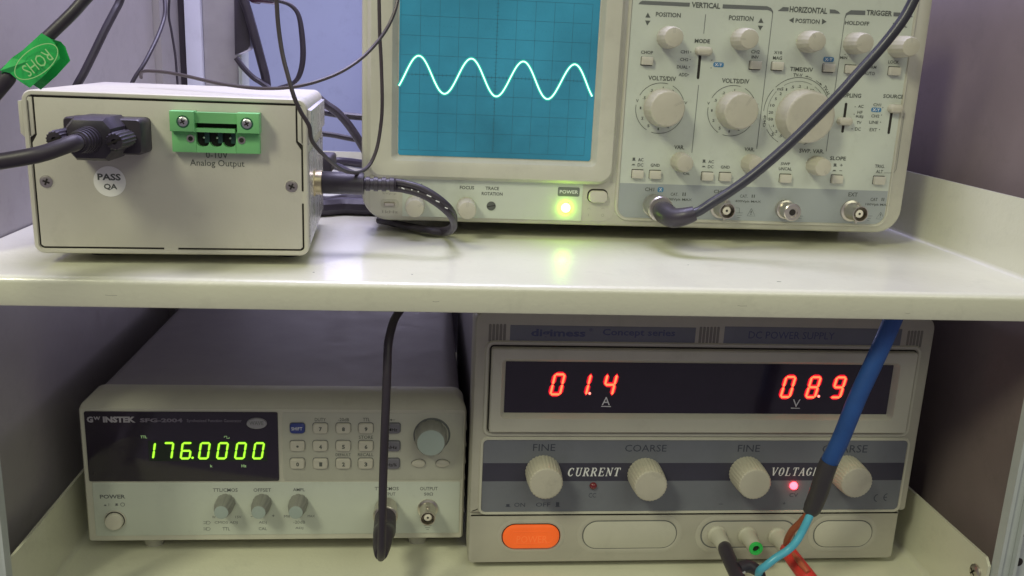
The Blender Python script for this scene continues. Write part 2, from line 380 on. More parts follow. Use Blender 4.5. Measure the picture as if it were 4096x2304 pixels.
def shelf(name, Z, Yf, Yb, XL, XR, lip, flh, Ym, label, left=True):
    t = thing(name, ((XL+XR)/2, Yf, Z), label, 'shelf', 'cream rack shelves')
    R = 3.2; prof = []      # profile in (y, z): deck top -> rounded fold -> lip front -> lip bottom
    top = [(Yb, Z)] + [(Yf+R-R*math.sin(math.radians(a)), Z-R+R*math.cos(math.radians(a))) for a in (0,15,30,45,60,75,90)] + [(Yf, Z-lip+.8), (Yf+.3, Z-lip+.2), (Yf+.9, Z-lip)]
    bot = [(Yf+1.4, Z-lip), (Yf+1.4, Z-R), (Yf+R, Z-1.4), (Yb, Z-1.4)]
    pr = top+bot
    xs = [XL, XR]; m = MB(); m.loft([[(x, y, z) for y, z in pr] for x in xs], cap0=True, cap1=True)
    m.build('deck', m_shelf, t)
    for s_, X in ((-1, XL), (1, XR)):
        if s_ < 0 and not left: continue
        # flange sheet with a chamfered front corner
        c_ = 3.5
        ol = [(Ym, Z-lip*.9), (Yb, Z-lip*.9), (Yb, Z+flh), (Ym+c_, Z+flh), (Ym, Z+flh-c_)]
        q = MB(); q.loft([[(X+s_*.01, y, z) for y, z in ol], [(X+s_*1.6, y, z) for y, z in ol]], cap0=True, cap1=True)
        fl = q.build('side_flange', m_shelf, t, smooth=30)
        # fold radius along the corner
        q = MB(); rr = 2.2
        pts = [(0,0)]+[(rr-rr*math.sin(math.radians(a)), rr-rr*math.cos(math.radians(a))) for a in (90,60,30,0)]
        q.loft([[(X-s_*(a), y, Z+.02+b) for a, b in pts] for y in (Ym, Yb)], cap0=True, cap1=True); q.build('corner_fold', m_shelf, t)
    return t
up = shelf('rack_shelf', -97, 385, 860, -210, 303, 13.2, 39.5, 396, 'cream steel upper shelf with rounded front edge, carrying the oscilloscope', left=False)
MB().box(-205, 303, 858, 861, -97, -90).build('rear_lip', m_shelf, up)
# small scratch and specks on the deck
for px_, py_, l_ in ((3107,1127,2.2), (3985,1079,1.2), (1645,1098,.8), (2750,1060,.7), (1250,1090,.9)):
    d_ = ray(px_, py_); k_ = -97/d_.z
    MB().tube([(d_.x*k_, d_.y*k_, -96.98), (d_.x*k_+l_*.5, d_.y*k_+.2, -96.9), (d_.x*k_+l_, d_.y*k_, -96.98)], .11, n=4, sub=2).build('dust_speck', m_printlt, up)
for px_, py_, l_ in ((420,1180,5), (1730,1205,3), (2950,1222,4.5), (3620,1252,2.5)):
    X, Z = at(px_, py_, 385)
    MB().ribbon([(X, Z), (X+l_*.4, Z-.25), (X+l_, Z-.1)], .18, 384.97).build('scuff_mark', m_printfaint, up, smooth=0)
q = MB(); X, Z = at(945, 1150, 386.2); q.tube([(X-3.2,386.0,-98.2),(X-1,385.9,-98.9),(X+3,385.6,-99.6)], .14, n=5, sub=3); q.build('scratch', m_printlt, up)
lo = shelf('rack_shelf', -287, 392, 860, -198.5, 303, 13, 39.5, 402, 'cream steel lower shelf with upright side flanges, carrying the two bench instruments')
X, Z = at(3925, 2290, 409); sc = MB().lathe((302.9, 410.5, -259.5), [(4.3,0),(4.2,-.9),(3.2,-1.7),(1.2,-2.1)], n=26, axis='x').build('flange_screw', m_metal, lo)
qq = MB()
for a in (40, 130):
    d = Vector((math.cos(math.radians(a)), math.sin(math.radians(a))))*2.2; e = Vector((-d.y, d.x)).normalized()*.5
    qq.add([(300.75, 410.5-d.x-e.x, -259.5-d.y-e.y), (300.75, 410.5-d.x+e.x, -259.5-d.y+e.y), (300.75, 410.5+d.x+e.x, -259.5+d.y+e.y), (300.75, 410.5+d.x-e.x, -259.5+d.y-e.y)], [(0,1,2,3)])
qq.build('cross_recess', m_dark, sc, smooth=0)

# ================================================================ OSCILLOSCOPE
YS = 493.0
scope = thing('oscilloscope', (121, YS, -97), 'beige analogue oscilloscope showing a green sine wave on its blue screen', 'oscilloscope')
sx0, sx1, sz0, sz1 = -34.2, 276.4, -88.9, 62.0
# body with a moulded front frame: outer shell, rim, sunken inner field
body = MB()
oo = rrect(sx0, sx1, sz0, sz1, (15,14,12,12), 8)
body.loft([ring(inset(oo,4), YS+430), ring(inset(oo,3.5), YS+26), ring(oo, YS+24), ring(oo, YS+3.2), ring(inset(oo,.8), YS+1.0), ring(inset(oo,2.6), YS)], cap0=True, cap1=True)
body.build('case', m_case, scope)
# left field: CRT surround and strip;  right field: control panel
def PX(c, x, y, Y=YS): return P(c, x, y, Y)
cx0, cz0 = PX('B', 1575, 830); xs_right = PX('E', 75, 400)[0]
rx0 = PX('E', 70, 700)[0]; rx1 = PX('G', 1365, 300)[0]; rz0 = PX('E', 1200, 1140)[1]
ctrl_z0 = rz0
# groove between the halves
MB().box(rx0-5.2, rx0-3.6, YS-.12, YS+.4, rz0+2, sz1-3).build('parting_groove', m_case2, scope, smooth=0)
pp = rrect(rx0, rx1, rz0, sz1-4, (6.5,6.5,2,2), 6)
MB().loft([ring(inset(pp,-1.6), YS-.05), ring(inset(pp,-1.0), YS-1.1), ring(inset(pp,-.2), YS-1.1), ring(pp, YS-.3)], cap1=True).build('panel_rim', m_case, scope)
YP = YS-.42
MB().prism(inset(pp,.35), YP, YS+.2).build('control_panel', m_panel, scope)
bz = PX('E', 1200, 775)[1]
bb = rrect(rx0+.5, rx1-.5, rz0+.5, bz, (6,6,.2,.2), 6)
MB().prism(bb, YP-.06, YP+.1).build('input_band', m_band, scope, label='blue grey band behind the input sockets')
YT = YP-.14; YT2 = YP-.20
# lettering
t = MB()
TX = [('VERTICAL','C',918,30,1250,95,.03),('POSITION','C',502,145,792,198,.02),('POSITION','C',1350,183,1635,240,.02),('MODE','C',953,452,1130,500,.03),
('CHOP','C',330,588,470,626,.015),('CH1','C',790,582,885,620,.015),('CH2','C',783,672,880,708,.015),('DUAL','C',747,758,875,796,.015),('ADD','C',768,846,872,885,.015),
('CH2','C',1608,580,1708,620,.015),('INV','C',1613,643,1695,680,.015),('X10','C',1872,592,1966,628,.015),('MAG','C',1860,652,1966,692,.015),
('VOLTS/DIV','C',415,882,737,935,.02),('VOLTS/DIV','C',1268,912,1587,966,.02),('TIME/DIV','C',2058,780,2325,830,.02),('TV-V','C',2095,852,2203,890,.015),
('.2','C',435,1032,470,1062,.015),('.1','C',560,1003,592,1033,.015),('50','C',655,1040,712,1072,.015),('.5','C',350,1117,385,1148,.015),('V','C',273,1150,303,1186,.015),
('1','C',317,1236,334,1266,.015),('2','C',333,1354,358,1386,.015),('mV','C',795,1175,867,1208,.015),('2','C',765,1130,792,1162,.015),('1','C',805,1252,812,1282,.01),
('5','E',367,125,390,155,.015),('1','E',475,160,490,187,.015),('2','E',577,135,598,165,.015),
('.2','C',1268,1062,1305,1092,.015),('.1','C',1388,1033,1420,1063,.015),('50','C',1488,1070,1543,1103,.015),('.5','C',1176,1146,1211,1177,.015),('V','C',1098,1180,1128,1214,.015),
('1','C',1143,1266,1160,1294,.015),('2','C',1157,1382,1182,1412,.015),('V','C',1660,1202,1690,1235,.015),('5','E',1118,150,1140,180,.015),('1','E',1222,187,1237,213,.015),('2','E',1320,162,1342,190,.015),
('mS','C',1910,1012,1982,1048,.015),('1','C',2010,1022,2025,1052,.015),('.5','C',2068,993,2106,1025,.015),('.2','C',2150,985,2186,1017,.015),('.1','C',2228,1000,2262,1030,.015),
('50','C',2288,1032,2338,1066,.015),('2','C',1937,1070,1962,1103,.015),('5','C',1882,1130,1906,1161,.015),('10','C',1830,1205,1880,1237,.015),('20','C',1810,1287,1862,1320,.015),('50','C',1807,1365,1860,1398,.015),
('.1','E',1670,128,1700,152,.015),('.2','E',1707,187,1737,213,.015),('S','E',1675,213,1700,246,.015),('.5','E',1755,232,1784,260,.015),('.1','E',2025,240,2050,267,.015),
('HORIZONTAL','D',460,82,897,152,.03),('POSITION','D',528,220,808,272,.02),('HOLDOFF','D',1102,245,1383,292,.02),('TRIGGER','D',1350,120,1650,183,.03),('LEVEL','D',1655,268,1825,316,.02),
('MIN','D',1045,652,1127,684,.015),('NORM','D',1335,760,1465,795,.015),('AUTO','D',1320,832,1447,870,.015),('LOCK','D',1603,700,1727,738,.015),('COUPLING','D',985,1080,1290,1130,.02),
('SOURCE','D',1545,1095,1783,1140,.02),('AC','D',1255,1215,1317,1250,.015),('HF','D',1245,1285,1305,1318,.015),('REJ','D',1228,1338,1312,1372,.015),('TV','D',1237,1405,1290,1438,.015),
('DC','G',988,140,1042,172,.015),('CH1','D',1430,1198,1520,1232,.015),('CH2','D',1405,1327,1500,1362,.015),('LINE','D',1383,1400,1487,1435,.015),('EXT','G',1125,147,1195,177,.015),
('VAR.','E',650,345,758,388,.02),('VAR.','E',1390,368,1497,408,.02),('SWP. VAR.','E',1968,385,2230,428,.02),('AC','E',270,480,327,515,.015),('DC','E',265,535,325,570,.015),('GND','E',402,540,498,572,.015),
('AC','E',1010,502,1068,535,.015),('DC','E',1005,555,1065,588,.015),('GND','E',1142,560,1236,592,.015),('SWP','E',1775,525,1872,556,.015),('UNCAL','E',1752,577,1890,610,.015),('CAL','E',745,632,817,658,.015),
('SLOPE','G',753,413,903,450,.02),('+','G',845,483,872,508,.01),('TRIG.','G',1175,490,1267,522,.015),('ALT','G',1185,540,1250,570,.015),('EXT','G',925,752,1013,790,.015),
('CAT','G',1133,802,1200,833,.015),('II','G',1237,802,1262,833,.015),('100Vpk MAX','G',1085,855,1315,882,.015),
('CH1','E',342,790,440,830,.02),('CAT.','E',613,845,693,878,.012),('II','E',737,843,772,880,.012),('400Vpk MAX','E',565,903,837,937,.012),('CH2','E',1067,815,1180,852,.02),
('CAT.','E',1343,865,1425,898,.012),('II','E',1467,865,1500,898,.012),('400Vpk MAX','E',1290,925,1565,955,.012),('!','E',1454,1036,1466,1078,.01),('!','G',1222,950,1230,988,.01)]
for s_, c, a, b, cc, d, bo in TX: text(t, s_, c, a, b, cc, d, YT, bold=bo)
text(t, 'CHOP', 'E', 1590, 28, 1618, 152, YT, rot=90, bold=.015)
def rtext(mb, s_, c, x, y, h, wd, Y, rot):
    X, Z = P(c, x, y, Y); vs, fs = glyphs(s_, .015, 0)
    ax, bx = min(v[0] for v in vs), max(v[0] for v in vs); ay, by = min(v[1] for v in vs), max(v[1] for v in vs); a = math.radians(rot)
    mb.add([(X+((x_-ax)/(bx-ax)-.5)*wd*math.cos(a)-((y_-ay)/(by-ay)-.5)*h*math.sin(a), Y, Z+((x_-ax)/(bx-ax)-.5)*wd*math.sin(a)+((y_-ay)/(by-ay)-.5)*h*math.cos(a)) for x_, y_ in vs], fs)
rtext(t, 'TV-H', 'D', 885, 1045, 1.9, 5.4, YT, -56)
polyp(t,'C',[(410,145),(440,205),(380,202)],YT); polyp(t,'C',[(378,237),(440,240),(403,295)],YT)
polyp(t,'C',[(1722,207),(1750,265),(1690,263)],YT); polyp(t,'C',[(1685,297),(1747,300),(1710,352)],YT)
polyp(t,'D',[(453,233),(510,202),(503,266)],YT); polyp(t,'D',[(838,217),(888,252),(832,283)],YT)
polyp(t,'C',[(2228,886),(2265,876),(2262,897)],YT); line(t,'C',[(2262,887),(2310,910)],YT,.22)
polyp(t,'D',[(835,992),(820,958),(803,975)],YT); line(t,'D',[(765,935),(815,970)],YT,.22)
for c, x, y in (('C',907,602),('C',900,690),('C',892,776),('C',882,866),('C',1152,697),('C',1142,787),('D',1219,1238),('D',1207,1324),('D',1540,1248),('D',1525,1333),('D',1513,1416),('G',960,153),('G',1217,160),('D',1102,632)):
    X, Z = P(c, x, y, YT); t.poly(circ(X, Z, .3, 8), YT)
for x, y, c, s_ in ((225,508,'E',20),(965,528,'E',20)): outicon(t, c, x, y, 26, YT, 1.25); outicon(t, c, x-4, y+48, 26, YT, .5)
outicon(t,'G',800,508,24,YT,1.2); outicon(t,'G',793,552,24,YT,.5); line(t,'G',[(840,547),(866,548)],YT,.35)
def arc(mb, c, x, y, r, a0, a1, Y, w=.28):
    X, Z = P(c, x, y, Y); k = CR[c][2]; R_ = r*k/ (F_PX/ (Vector((X, Y, Z)).dot(FW)))
    mb.ribbon(circ(X, Z, R_, 18, a0, a1), w, Y)
for a0, a1 in ((151,76),(64,22),(2,-107),(174,241)): arc(t,'C',552,1256,288,a0,a1,YT)
for a0, a1 in ((151,76),(64,23),(-22,-107),(174,241)): arc(t,'C',1385,1285,288,a0,a1,YT)
for a0, a1 in ((136,25),(141,180),(212,243),(-4,-70)): arc(t,'C',2132,1300,392,a0,a1,YT)
for a0, a1 in ((122,66),(58,24),(140,197),(205,232),(-42,-66)): arc(t,'C',2132,1300,348,a0,a1,YT,.16)
for r, c in ((19,'E'),): pass
q3 = [(1463,1012),(1418,1090),(1503,1092),(1463,1012)]; line(t,'E',q3,YT,.22)
line(t,'G',[(1230,937),(1185,1000),(1262,1003),(1230,937)],YT,.22)
line(t,'E',[(1300,1005),(1338,1006),(1336,1058)],YT,.22)
for c, a, b, y in (('E',1303,1375,1058),('E',1310,1362,1083),('E',1315,1345,1107),('E',1945,2010,1092),('E',1950,1995,1115),('G',1110,1152,973),('G',1105,1135,996),('G',1100,1122,1015)): line(t,c,[(a,y),(b,y)],YT,.2)
t.build('dark_lettering', m_print, scope, smooth=0)
t = MB()
polyp(t,'C',[(300,48),(322,22),(348,8),(898,32),(893,77)],YT)
polyp(t,'C',[(1280,50),(1790,72),(1838,92),(1860,128),(1862,155),(1852,155),(1843,132),(1800,115),(1275,97)],YT)
polyp(t,'C',[(1915,128),(1975,82),(2043,85),(2040,130)],YT)
polyp(t,'D',[(925,108),(985,112),(1025,132),(1047,158),(925,154)],YT)
polyp(t,'D',[(1098,205),(1112,155),(1170,118),(1338,123),(1335,174),(1148,168),(1120,178),(1108,205)],YT)
polyp(t,'D',[(1665,143),(1800,148),(1850,162),(1890,198),(1663,188)],YT)
line(t,'C',[(1080,165),(1058,390)],YT,.3); line(t,'p',[(2450+998*.3451,985*.3451),(2450+836*.3796,450+425*.3796)],YT,.3)
line(t,'p',[(2450+1858*.3451,150*.3451),(2450+1520*.3796,450+385*.3796)],YT,.3); line(t,'p',[(3000+1102*.3451,198*.3451),(3000+717*.4255,450+365*.4255)],YT,.3)
line(t,'p',[(3000+1790*.3451,1310*.3451),(3000+1400*.4255,450+360*.4255),(3000+1375*.4255,450+535*.4255),(3000+1350*.4255,450+568*.4255),(3000+1258*.4255,450+568*.4255)],YT,.22)
line(t,'D',[(1745,1355),(1785,1357)],YT,.22)
t.build('grey_lettering', m_printlt, scope, smooth=0)
wh = MB()
for c, a, b, cc, d, s_ in (('C',1168,722,1290,778,'X-Y'),('D',850,660,973,717,'X-Y'),('D',1405,1247,1523,1300,'X-Y'),('E',475,787,538,840,'X')):
    x0, _ = P(c,a,(b+d)/2,YT); x1, _ = P(c,cc,(b+d)/2,YT); z1 = P(c,(a+cc)/2,b,YT)[1]; z0 = P(c,(a+cc)/2,d,YT)[1]
    MB().poly(rrect(x0,x1,z0,z1,.9,3), YT).build('blue_badge', m_blue, scope, smooth=0); h = (d-b)*.18; w_ = (cc-a)*(.14 if len(s_) > 1 else .26)
    text(wh, s_, c, a+w_, b+h, cc-w_, d-h, YT2-.06, bold=.02)
wh.build('white_lettering', m_white, scope, smooth=0)
# knobs
knob(scope,'C',715,430,YP,14,5.9,5.2,mark=92); knob(scope,'C',1590,450,YP,14,5.9,5.2,mark=184)
knob(scope,'D',780,480,YP,14,5.9,5.1,mark=125); knob(scope,'D',1335,500,YP,14,5.9,5.1,mark=200); knob(scope,'D',1872,540,YP,15,5.9,5.1,mark=95)
knob(scope,'C',643,1262,YP,13,10.4,9.5,nf=22,mark=27); knob(scope,'C',1500,1292,YP,13,10.4,9.5,nf=22,mark=58)
knob(scope,'C',2300,1362,YP,13.5,14.8,13.7,nf=30,mark=45)
knob(scope,'E',768,542,YP,11.5,5.4,4.7,mark=-55,nf=12); knob(scope,'E',1525,562,YP,11.5,5.4,4.7,mark=-60,nf=12); knob(scope,'G',692,517,YP,11.5,5.4,4.8,mark=-60,nf=12)
# push buttons
for c, x, y, lw in (('C',395,709,1),('C',1649,758,1),('C',1904,768,1),('D',904,789,1),('D',1160,800,0),('D',1664,822,0)): button(scope,c,x,y,68,53,YP,low=bool(lw))
for c, x, y in (('E',260,645),('E',445,651),('E',994,669),('E',1181,674),('E',1816,691)): button(scope,c,x,y,62,47,YP,low=False,out=2.2)
for c, x, y in (('G',810,624),('G',1207,635)): button(scope,c,x,y,54,41,YP,low=False,out=2.2)
# slide switches
def slider(c, xa, ya, xb, yb, capx, capy, rx, rz, tip=4):
    a = P(c,xa,ya,YP); b = P(c,xb,yb,YP)
    o = MB().prism(rrect(a[0]-.75, a[0]+.75, b[1], a[1], .7, 4), YP-.05, YP+.4).build('slider_slot', m_dark, scope)
    X, Z = P(c,capx,capy,YP-tip)
    MB().loft([ring(rrect(X-rx,X+rx,Z-rz,Z+rz,rz*.95,6),YP-.02), ring(rrect(X-rx,X+rx,Z-rz,Z+rz,rz*.95,6),YP-tip*.6), ring(inset(rrect(X-rx,X+rx,Z-rz,Z+rz,rz*.95,6),.6),YP-tip*.9), ring(inset(rrect(X-rx,X+rx,Z-rz,Z+rz,rz*.95,6),1.4),YP-tip)]).build('slider_cap', m_knob, o)
slider('C',1022,560,1010,918,1075,592,4.6,2.3)
slider('p',3385,411,3369,531,3388,487,4.2,2.2); slider('p',3569,430,3553,536,3592,436,4.2,2.4)
# sockets
b1 = bnc(scope,'E',1212,1040,YP,12.5,4.6); b2 = bnc(scope,'G',1040,957,YP,12.5,4.6); b3 = bnc(scope,'E',470,1010,YP,9,4.6)
X, Z = P('E',1900,1055,YP-13)
gt = MB().lathe((X,YP,Z), [(5.4,0),(5.4,3.2),(4.6,3.5),(4.6,8.6),(5.0,8.8),(5.0,12.6),(4.5,13),(2.9,13),(2.7,12.4),(1.9,12.4),(1.7,9),(0.01,9)], n=40, cap=False, flute=.03, nf=20).build('ground_terminal', m_metal, scope)
MB().lathe((X,YP,Z), [(1.85,12.45),(.01,12.5)], n=20).build('terminal_bore', m_dark, gt)
# --- CRT side
x0, x1 = PX('B',100,500)[0], PX('B',1548,700)[0]
zb = PX('B',800,1050)[1]
outer = rrect(x0, x1, zb, sz1-3, (8,9,4,4), 8)
wx0 = PX('B',284,600)[0]; wx1 = PX('B',1390,880)[0]+.4; wz0 = PX('B',800,912,)[1]
win = rrect(wx0, wx1, wz0, PX('B',800,-75)[1], (1.2,1.2,1,1), 8)
mid = [(a[0]*.38+b[0]*.62, a[1]*.38+b[1]*.62) for a, b in zip(outer, win)]
mid2 = [(a[0]*.22+b[0]*.78, a[1]*.22+b[1]*.78) for a, b in zip(outer, win)]
MB().loft([ring(outer, YS+.2), ring(inset(outer,.5), YS-2.6), ring(inset(outer,2.2), YS-4.4), ring(mid, YS-4.6), ring(mid2, YS-4.0), ring(inset(win,-1.0), YS-.4), ring(win, YS+1.5)], cap1=False).build('screen_bezel', m_case, scope)
YG = YS-.2
scr = MB().prism(inset(win,-.2), YG, YG+.8).build('screen', m_crt, scope)
# graticule measured on the glass
def G(x, y): return P('B', x, y, YG)
gx = (G(960,450)[0]-G(633,430)[0])/3.0
gcx = G(843,450)[0]; gcz = G(843,450)[1]; gz = (G(835,668)[1]-G(829,776)[1])
g = MB()
for k in range(-5, 6):
    X = gcx+k*gx; g.ribbon([(X, gcz-4*gz), (X, gcz+4*gz)], .22 if k == 0 else .15, YG-.05)
for k in range(-4, 5): g.ribbon([(gcx-5*gx, gcz+k*gz), (gcx+5*gx, gcz+k*gz)], .22 if k == 0 else .15, YG-.07)
for k in range(-25, 26):
    X = gcx+k*gx/5; g.ribbon([(X, gcz-.8), (X, gcz+.8)], .16, YG-.09)
    for kk in (-2.5, 2.5):
        if k % 5: g.ribbon([(X, gcz+kk*gz-.01-.0), (X, gcz+kk*gz+.35)], .14, YG-.09)
for k in range(-20, 21):
    Z = gcz+k*gz/5; g.ribbon([(gcx-.8, Z), (gcx+.8, Z)], .16, YG-.10)
g.build('graticule', m_grid, scr, smooth=0)
pk = [G(399,322),G(704,341),G(1007,357),G(1303,372)]; tr = [G(547,545),G(847,559),G(1143,573)]
per = (pk[3][0]-pk[0][0])/3; zt = sum(p[1] for p in pk)/4; zl = sum(p[1] for p in tr)/3; slope = ((pk[3][1]-pk[0][1])/(pk[3][0]-pk[0][0]))
amp = (zt-zl)/2; mz = (zt+zl)/2; xa = G(283,500)[0]; xb = G(1403,567)[0]; xm_ = (pk[0][0]+pk[3][0])/2
pts = [(x, mz+slope*(x-xm_)+amp*math.cos(2*math.pi*(x-pk[0][0])/per)) for x in [xa+(xb-xa)*i/160 for i in range(161)]]
MB().ribbon(pts, 2.0, YG-.13).build('trace_halo', m_tracehalo, scr, smooth=0)  # glow round the trace, drawn as a wider weakly emitting ribbon
MB().ribbon(pts, .70, YG-.17).build('waveform_trace', m_trace, scr, smooth=0)
# control strip under the screen
sx_l = PX('O',90,400)[0]; sx_r = PX('O',2462,430)[0]; sz_b = PX('O',1300,470)[1]; sz_t = PX('O',1300,118)[1]
st = rrect(sx_l, sx_r, sz_b-.3, sz_t+1.5, (5,6,.3,.3), 6)
MB().prism(st, YS-.25, YS+.2, .15).build('strip_field', m_case, scope)
fx0 = PX('O',413,300)[0]; fx1 = PX('O',2158,300)[0]
MB().prism(rrect(fx0, fx1, sz_b, sz_t+1, .2, 2), YS-.55, YS-.1).build('strip_panel', m_panel, scope)
YQ = YS-.62
t = MB()
for s_, a, b, cc, d, bo in (('FOCUS',970,155,1110,188,.025),('TRACE',1220,163,1352,195,.025),('ROTATION',1183,215,1387,248,.025),('INTEN',470,130,603,163,.025)): text(t, s_, 'O', a, b, cc, d, YQ, bold=bo)
t.build('dark_lettering', m_print, scope, smooth=0)
x0_ = P('O',1923,210,YQ)[0]; x1_ = P('O',2135,210,YQ)[0]; zt_ = P('O',2030,167,YQ)[1]; zb_ = P('O',2030,257,YQ)[1]
bd = MB().poly(rrect(x0_,x1_,zb_,zt_,.9,4), YQ).build('power_badge', m_printlt, scope, smooth=0)
t = MB(); text(t,'POWER','O',1942,196,2120,230,YQ-.08,bold=.01); t.build('white_lettering', m_white, bd, smooth=0)
t = MB(); text(t,'2Vp-p','O',215,218,355,242,YS-.35,bold=.02); text(t,'1kHz','O',215,393,370,420,YS-.35,bold=.02); text(t,'I','O',2218,425,2223,450,YS-.35); text(t,'O','O',2345,425,2372,455,YS-.35,bold=.0)
line(t,'O',[(2208,385),(2215,372),(2235,372),(2240,385)],YS-.35,.2); line(t,'O',[(2350,380),(2350,370),(2372,370),(2372,380)],YS-.35,.2)
t.build('faint_lettering', m_printfaint, scope, smooth=0)
knob(scope,'O',533,377,YS-.55,14,5.4,4.9,mark=35,nf=16); knob(scope,'O',1043,397,YS-.55,14,5.4,4.9,mark=90,nf=16)
X, Z = P('O',1275,350,YS-.6); tr_ = MB().lathe((X,YS-.4,Z), [(2.55,0),(2.5,.45),(.01,.46)], n=28).build('trace_rotation_screw', mat('dark_grey_trimmer', (.10,.105,.10), .5), scope)
MB().ribbon([(X-2.2,Z-.45),(X+2.2,Z+.45)], .45, YS-.95).build('screw_slot', m_dark, tr_, smooth=0)
X, Z = P('O',2002,370,YS-1.5)
le = MB().lathe((X,YS-.5,Z), [(2.5,0),(2.5,.7),(2.2,1.5),(1.5,2.2),(.4,2.6)], n=24).build('power_led', m_ledgrn, scope)
MB().lathe((X,YS-.5,Z), [(3.1,0),(3.1,.3),(2.55,.35)], n=28, cap=False).build('led_collar', m_panel, scope)
a = P('O',2208,250,YS); b = P('O',2407,250,YS); zt_ = P('O',2305,183,YS)[1]; zb_ = P('O',2305,318,YS)[1]
pw = rrect(a[0],b[0],zb_,zt_,3.2,7)
MB().prism(pw, YS-.32, YS).build('switch_recess', m_dark, scope)
MB().prism(rrect(a[0]+.7,b[0]-.5,zb_+.35,zt_-.9,2.6,7), YS-3.0, YS-.3, .7).build('power_button', m_btn, scope)
# calibration lug
a = P('O',200,310,YS); b = P('O',375,310,YS); z1_ = P('O',288,283,YS)[1]; z0_ = P('O',288,368,YS)[1]
MB().prism(rrect(a[0],b[0],z0_,z1_,2,5), YS-.4, YS, .1).build('calibration_recess', m_case2, scope)
MB().loft([ring(rrect(a[0]+1.8,b[0]-2.0,z0_+1,z1_-1.5,.6,3),YS-.4), ring(inset(rrect(a[0]+1.8,b[0]-2.0,z0_+1,z1_-1.5,.6,3),.5),YS-1.8)]).build('calibration_tab', m_metal, scope)
for X in (-14, 255):
    for yy in (YS+48, YS+380): MB().box(X-8, X+8, yy, yy+16, -97, sz0+1).build('foot', m_blackm, scope)

# ================================================================ SMALL BEIGE BOX
YB = 410.0
bx = thing('interface_box', (-112, YB, -97), 'small beige sheet metal box with green analog output connector, left of the oscilloscope', 'interface box')
X0, X1, Z0, Z1 = -171.4, -52.4, -91.9, -20.8
oo = rrect(X0, X1, Z0, Z1, (4.2,4.2,4.5,4.5), 6)
sh = MB(); DB = YB+108; bx.rotation_euler.z = math.radians(3)
inn = inset(oo, 2.2)
sh.loft([ring(oo, DB), ring(oo, YB+.8), ring(inset(oo,.5), YB+.1), ring(inset(oo,1.0), YB), ring(inset(oo,1.9), YB), ring(inn, YB+.5), ring(inn, YB+6)], cap0=True, cap1=False)
sh.build('shell', m_box, bx)
# glossy side sheet and side ridges
sd = MB(); sd.box(X1+.02, X1+.5, YB+2.5, DB-4, Z0+5, Z1-24); sd.build('side_sheet', m_boxside, bx)
sd = MB(); sd.prism([(X1+.02, Z1-4.5),(X1+.02, Z1-20.5),(X1+1.6, Z1-18.5),(X1+1.6, Z1-5)][::-1], YB+1.0, DB-4, .3); sd.build('side_ridge', m_boxside, bx)
sd = MB(); sd.prism([(X0-1.8, Z1-18.5),(X0-.02, Z1-20.5),(X0-.02, Z1-4.5),(X0-1.8, Z1-5)], YB+1.0, DB-4, .3); sd.build('side_ridge', m_box, bx)
MB().box(X0+2, X1-2, YB+1.0, YB+3, Z0+2, Z1-2).build('dark_gap', m_dark, bx)
g1, g2 = 4.0, 1.2
fp_ = [(X0+3.0,Z0+4.0),(X0+4.0,Z0+3.1),(X1-4.0,Z0+3.1),(X1-3.0,Z0+4.0),(X1-3.0,Z1-22.5),(X1-5.2,Z1-19),(X1-5.2,Z1-3.1),(X0+5.0,Z1-3.1),(X0+5.0,Z1-19),(X0+3.0,Z1-22.5)]
MB().prism(fp_, YB+.3, YB+1.2, .2).build('front_panel', m_box, bx)
for xa, xb in ((X1-4.4, X1-2.0), (X0+2.0, X0+4.2)): MB().prism([(xa, Z1-18.6), (xb, Z1-20.5), (xb, Z1-3.0), (xa, Z1-3.0)] if xa > -100 else [(xa, Z1-20.5), (xb, Z1-18.6), (xb, Z1-3.0), (xa, Z1-3.0)], YB+.25, YB+1.2, .15).build('side_rail', m_box, bx)
# thin second parting line up the sides
q = MB(); q.ribbon([(X1-2.5,Z1-4.5),(X1-2.5,Z1-19.5)], .35, YB-.03); q.ribbon([(X0+2.5,Z1-4.5),(X0+2.5,Z1-19.5)], .35, YB-.03); q.build('parting_line', m_dark, bx, smooth=0)
# bridges in the gap
MB().box(-116.5, -110.5, YB+.35, YB+1.4, Z0+1.9, Z0+3.2).build('panel_tab', m_box, bx); MB().box(X1-3.05, X1-1.9, YB+.35, YB+1.4, -67.5, -62).build('panel_tab', m_box, bx)
for X in (-150, -64): MB().lathe((X, YB+26, -97), [(5.5,0),(6,5.2)], n=24, axis='z').build('foot', m_blackm, bx)
for X in (-148, -66): MB().lathe((X, DB-18, -97), [(7,0),(7,7.6)], n=24, axis='z').build('foot', m_blackm, bx)
YF = YB+.24
for px_, py_, a in ((257,953,70),(1533,987,65)):
    X, Z = P('A',px_,py_,YF)
    MB().lathe((X,YB+.3,Z), [(3.15,0),(3.1,.12),(2.75,.14)], n=28, cap=False).build('screw_rim', m_box, bx)
    screw(bx, X, Z, YB+.25, 2.7, m_metal, a, .35)
# sticker
X, Z = P('A',583,954,YF-.1); st = MB().poly(circ(X,Z,6.75,40), YF-.06).build('round_sticker', m_sticker, bx, smooth=0)
t = MB(); text(t,'PASS','A',520,913,640,948,YF-.12,bold=.03); text(t,'QA','A',553,966,622,1000,YF-.12,bold=.03); t.build('dark_lettering', m_print, st, smooth=0)
t = MB(); text(t,'0-10V','T',825,940,1220,1060,YF-.08,bold=0); text(t,'Analog Output','T',543,1090,1520,1240,YF-.08,bold=0); t.build('dark_lettering', m_print, bx, smooth=0)
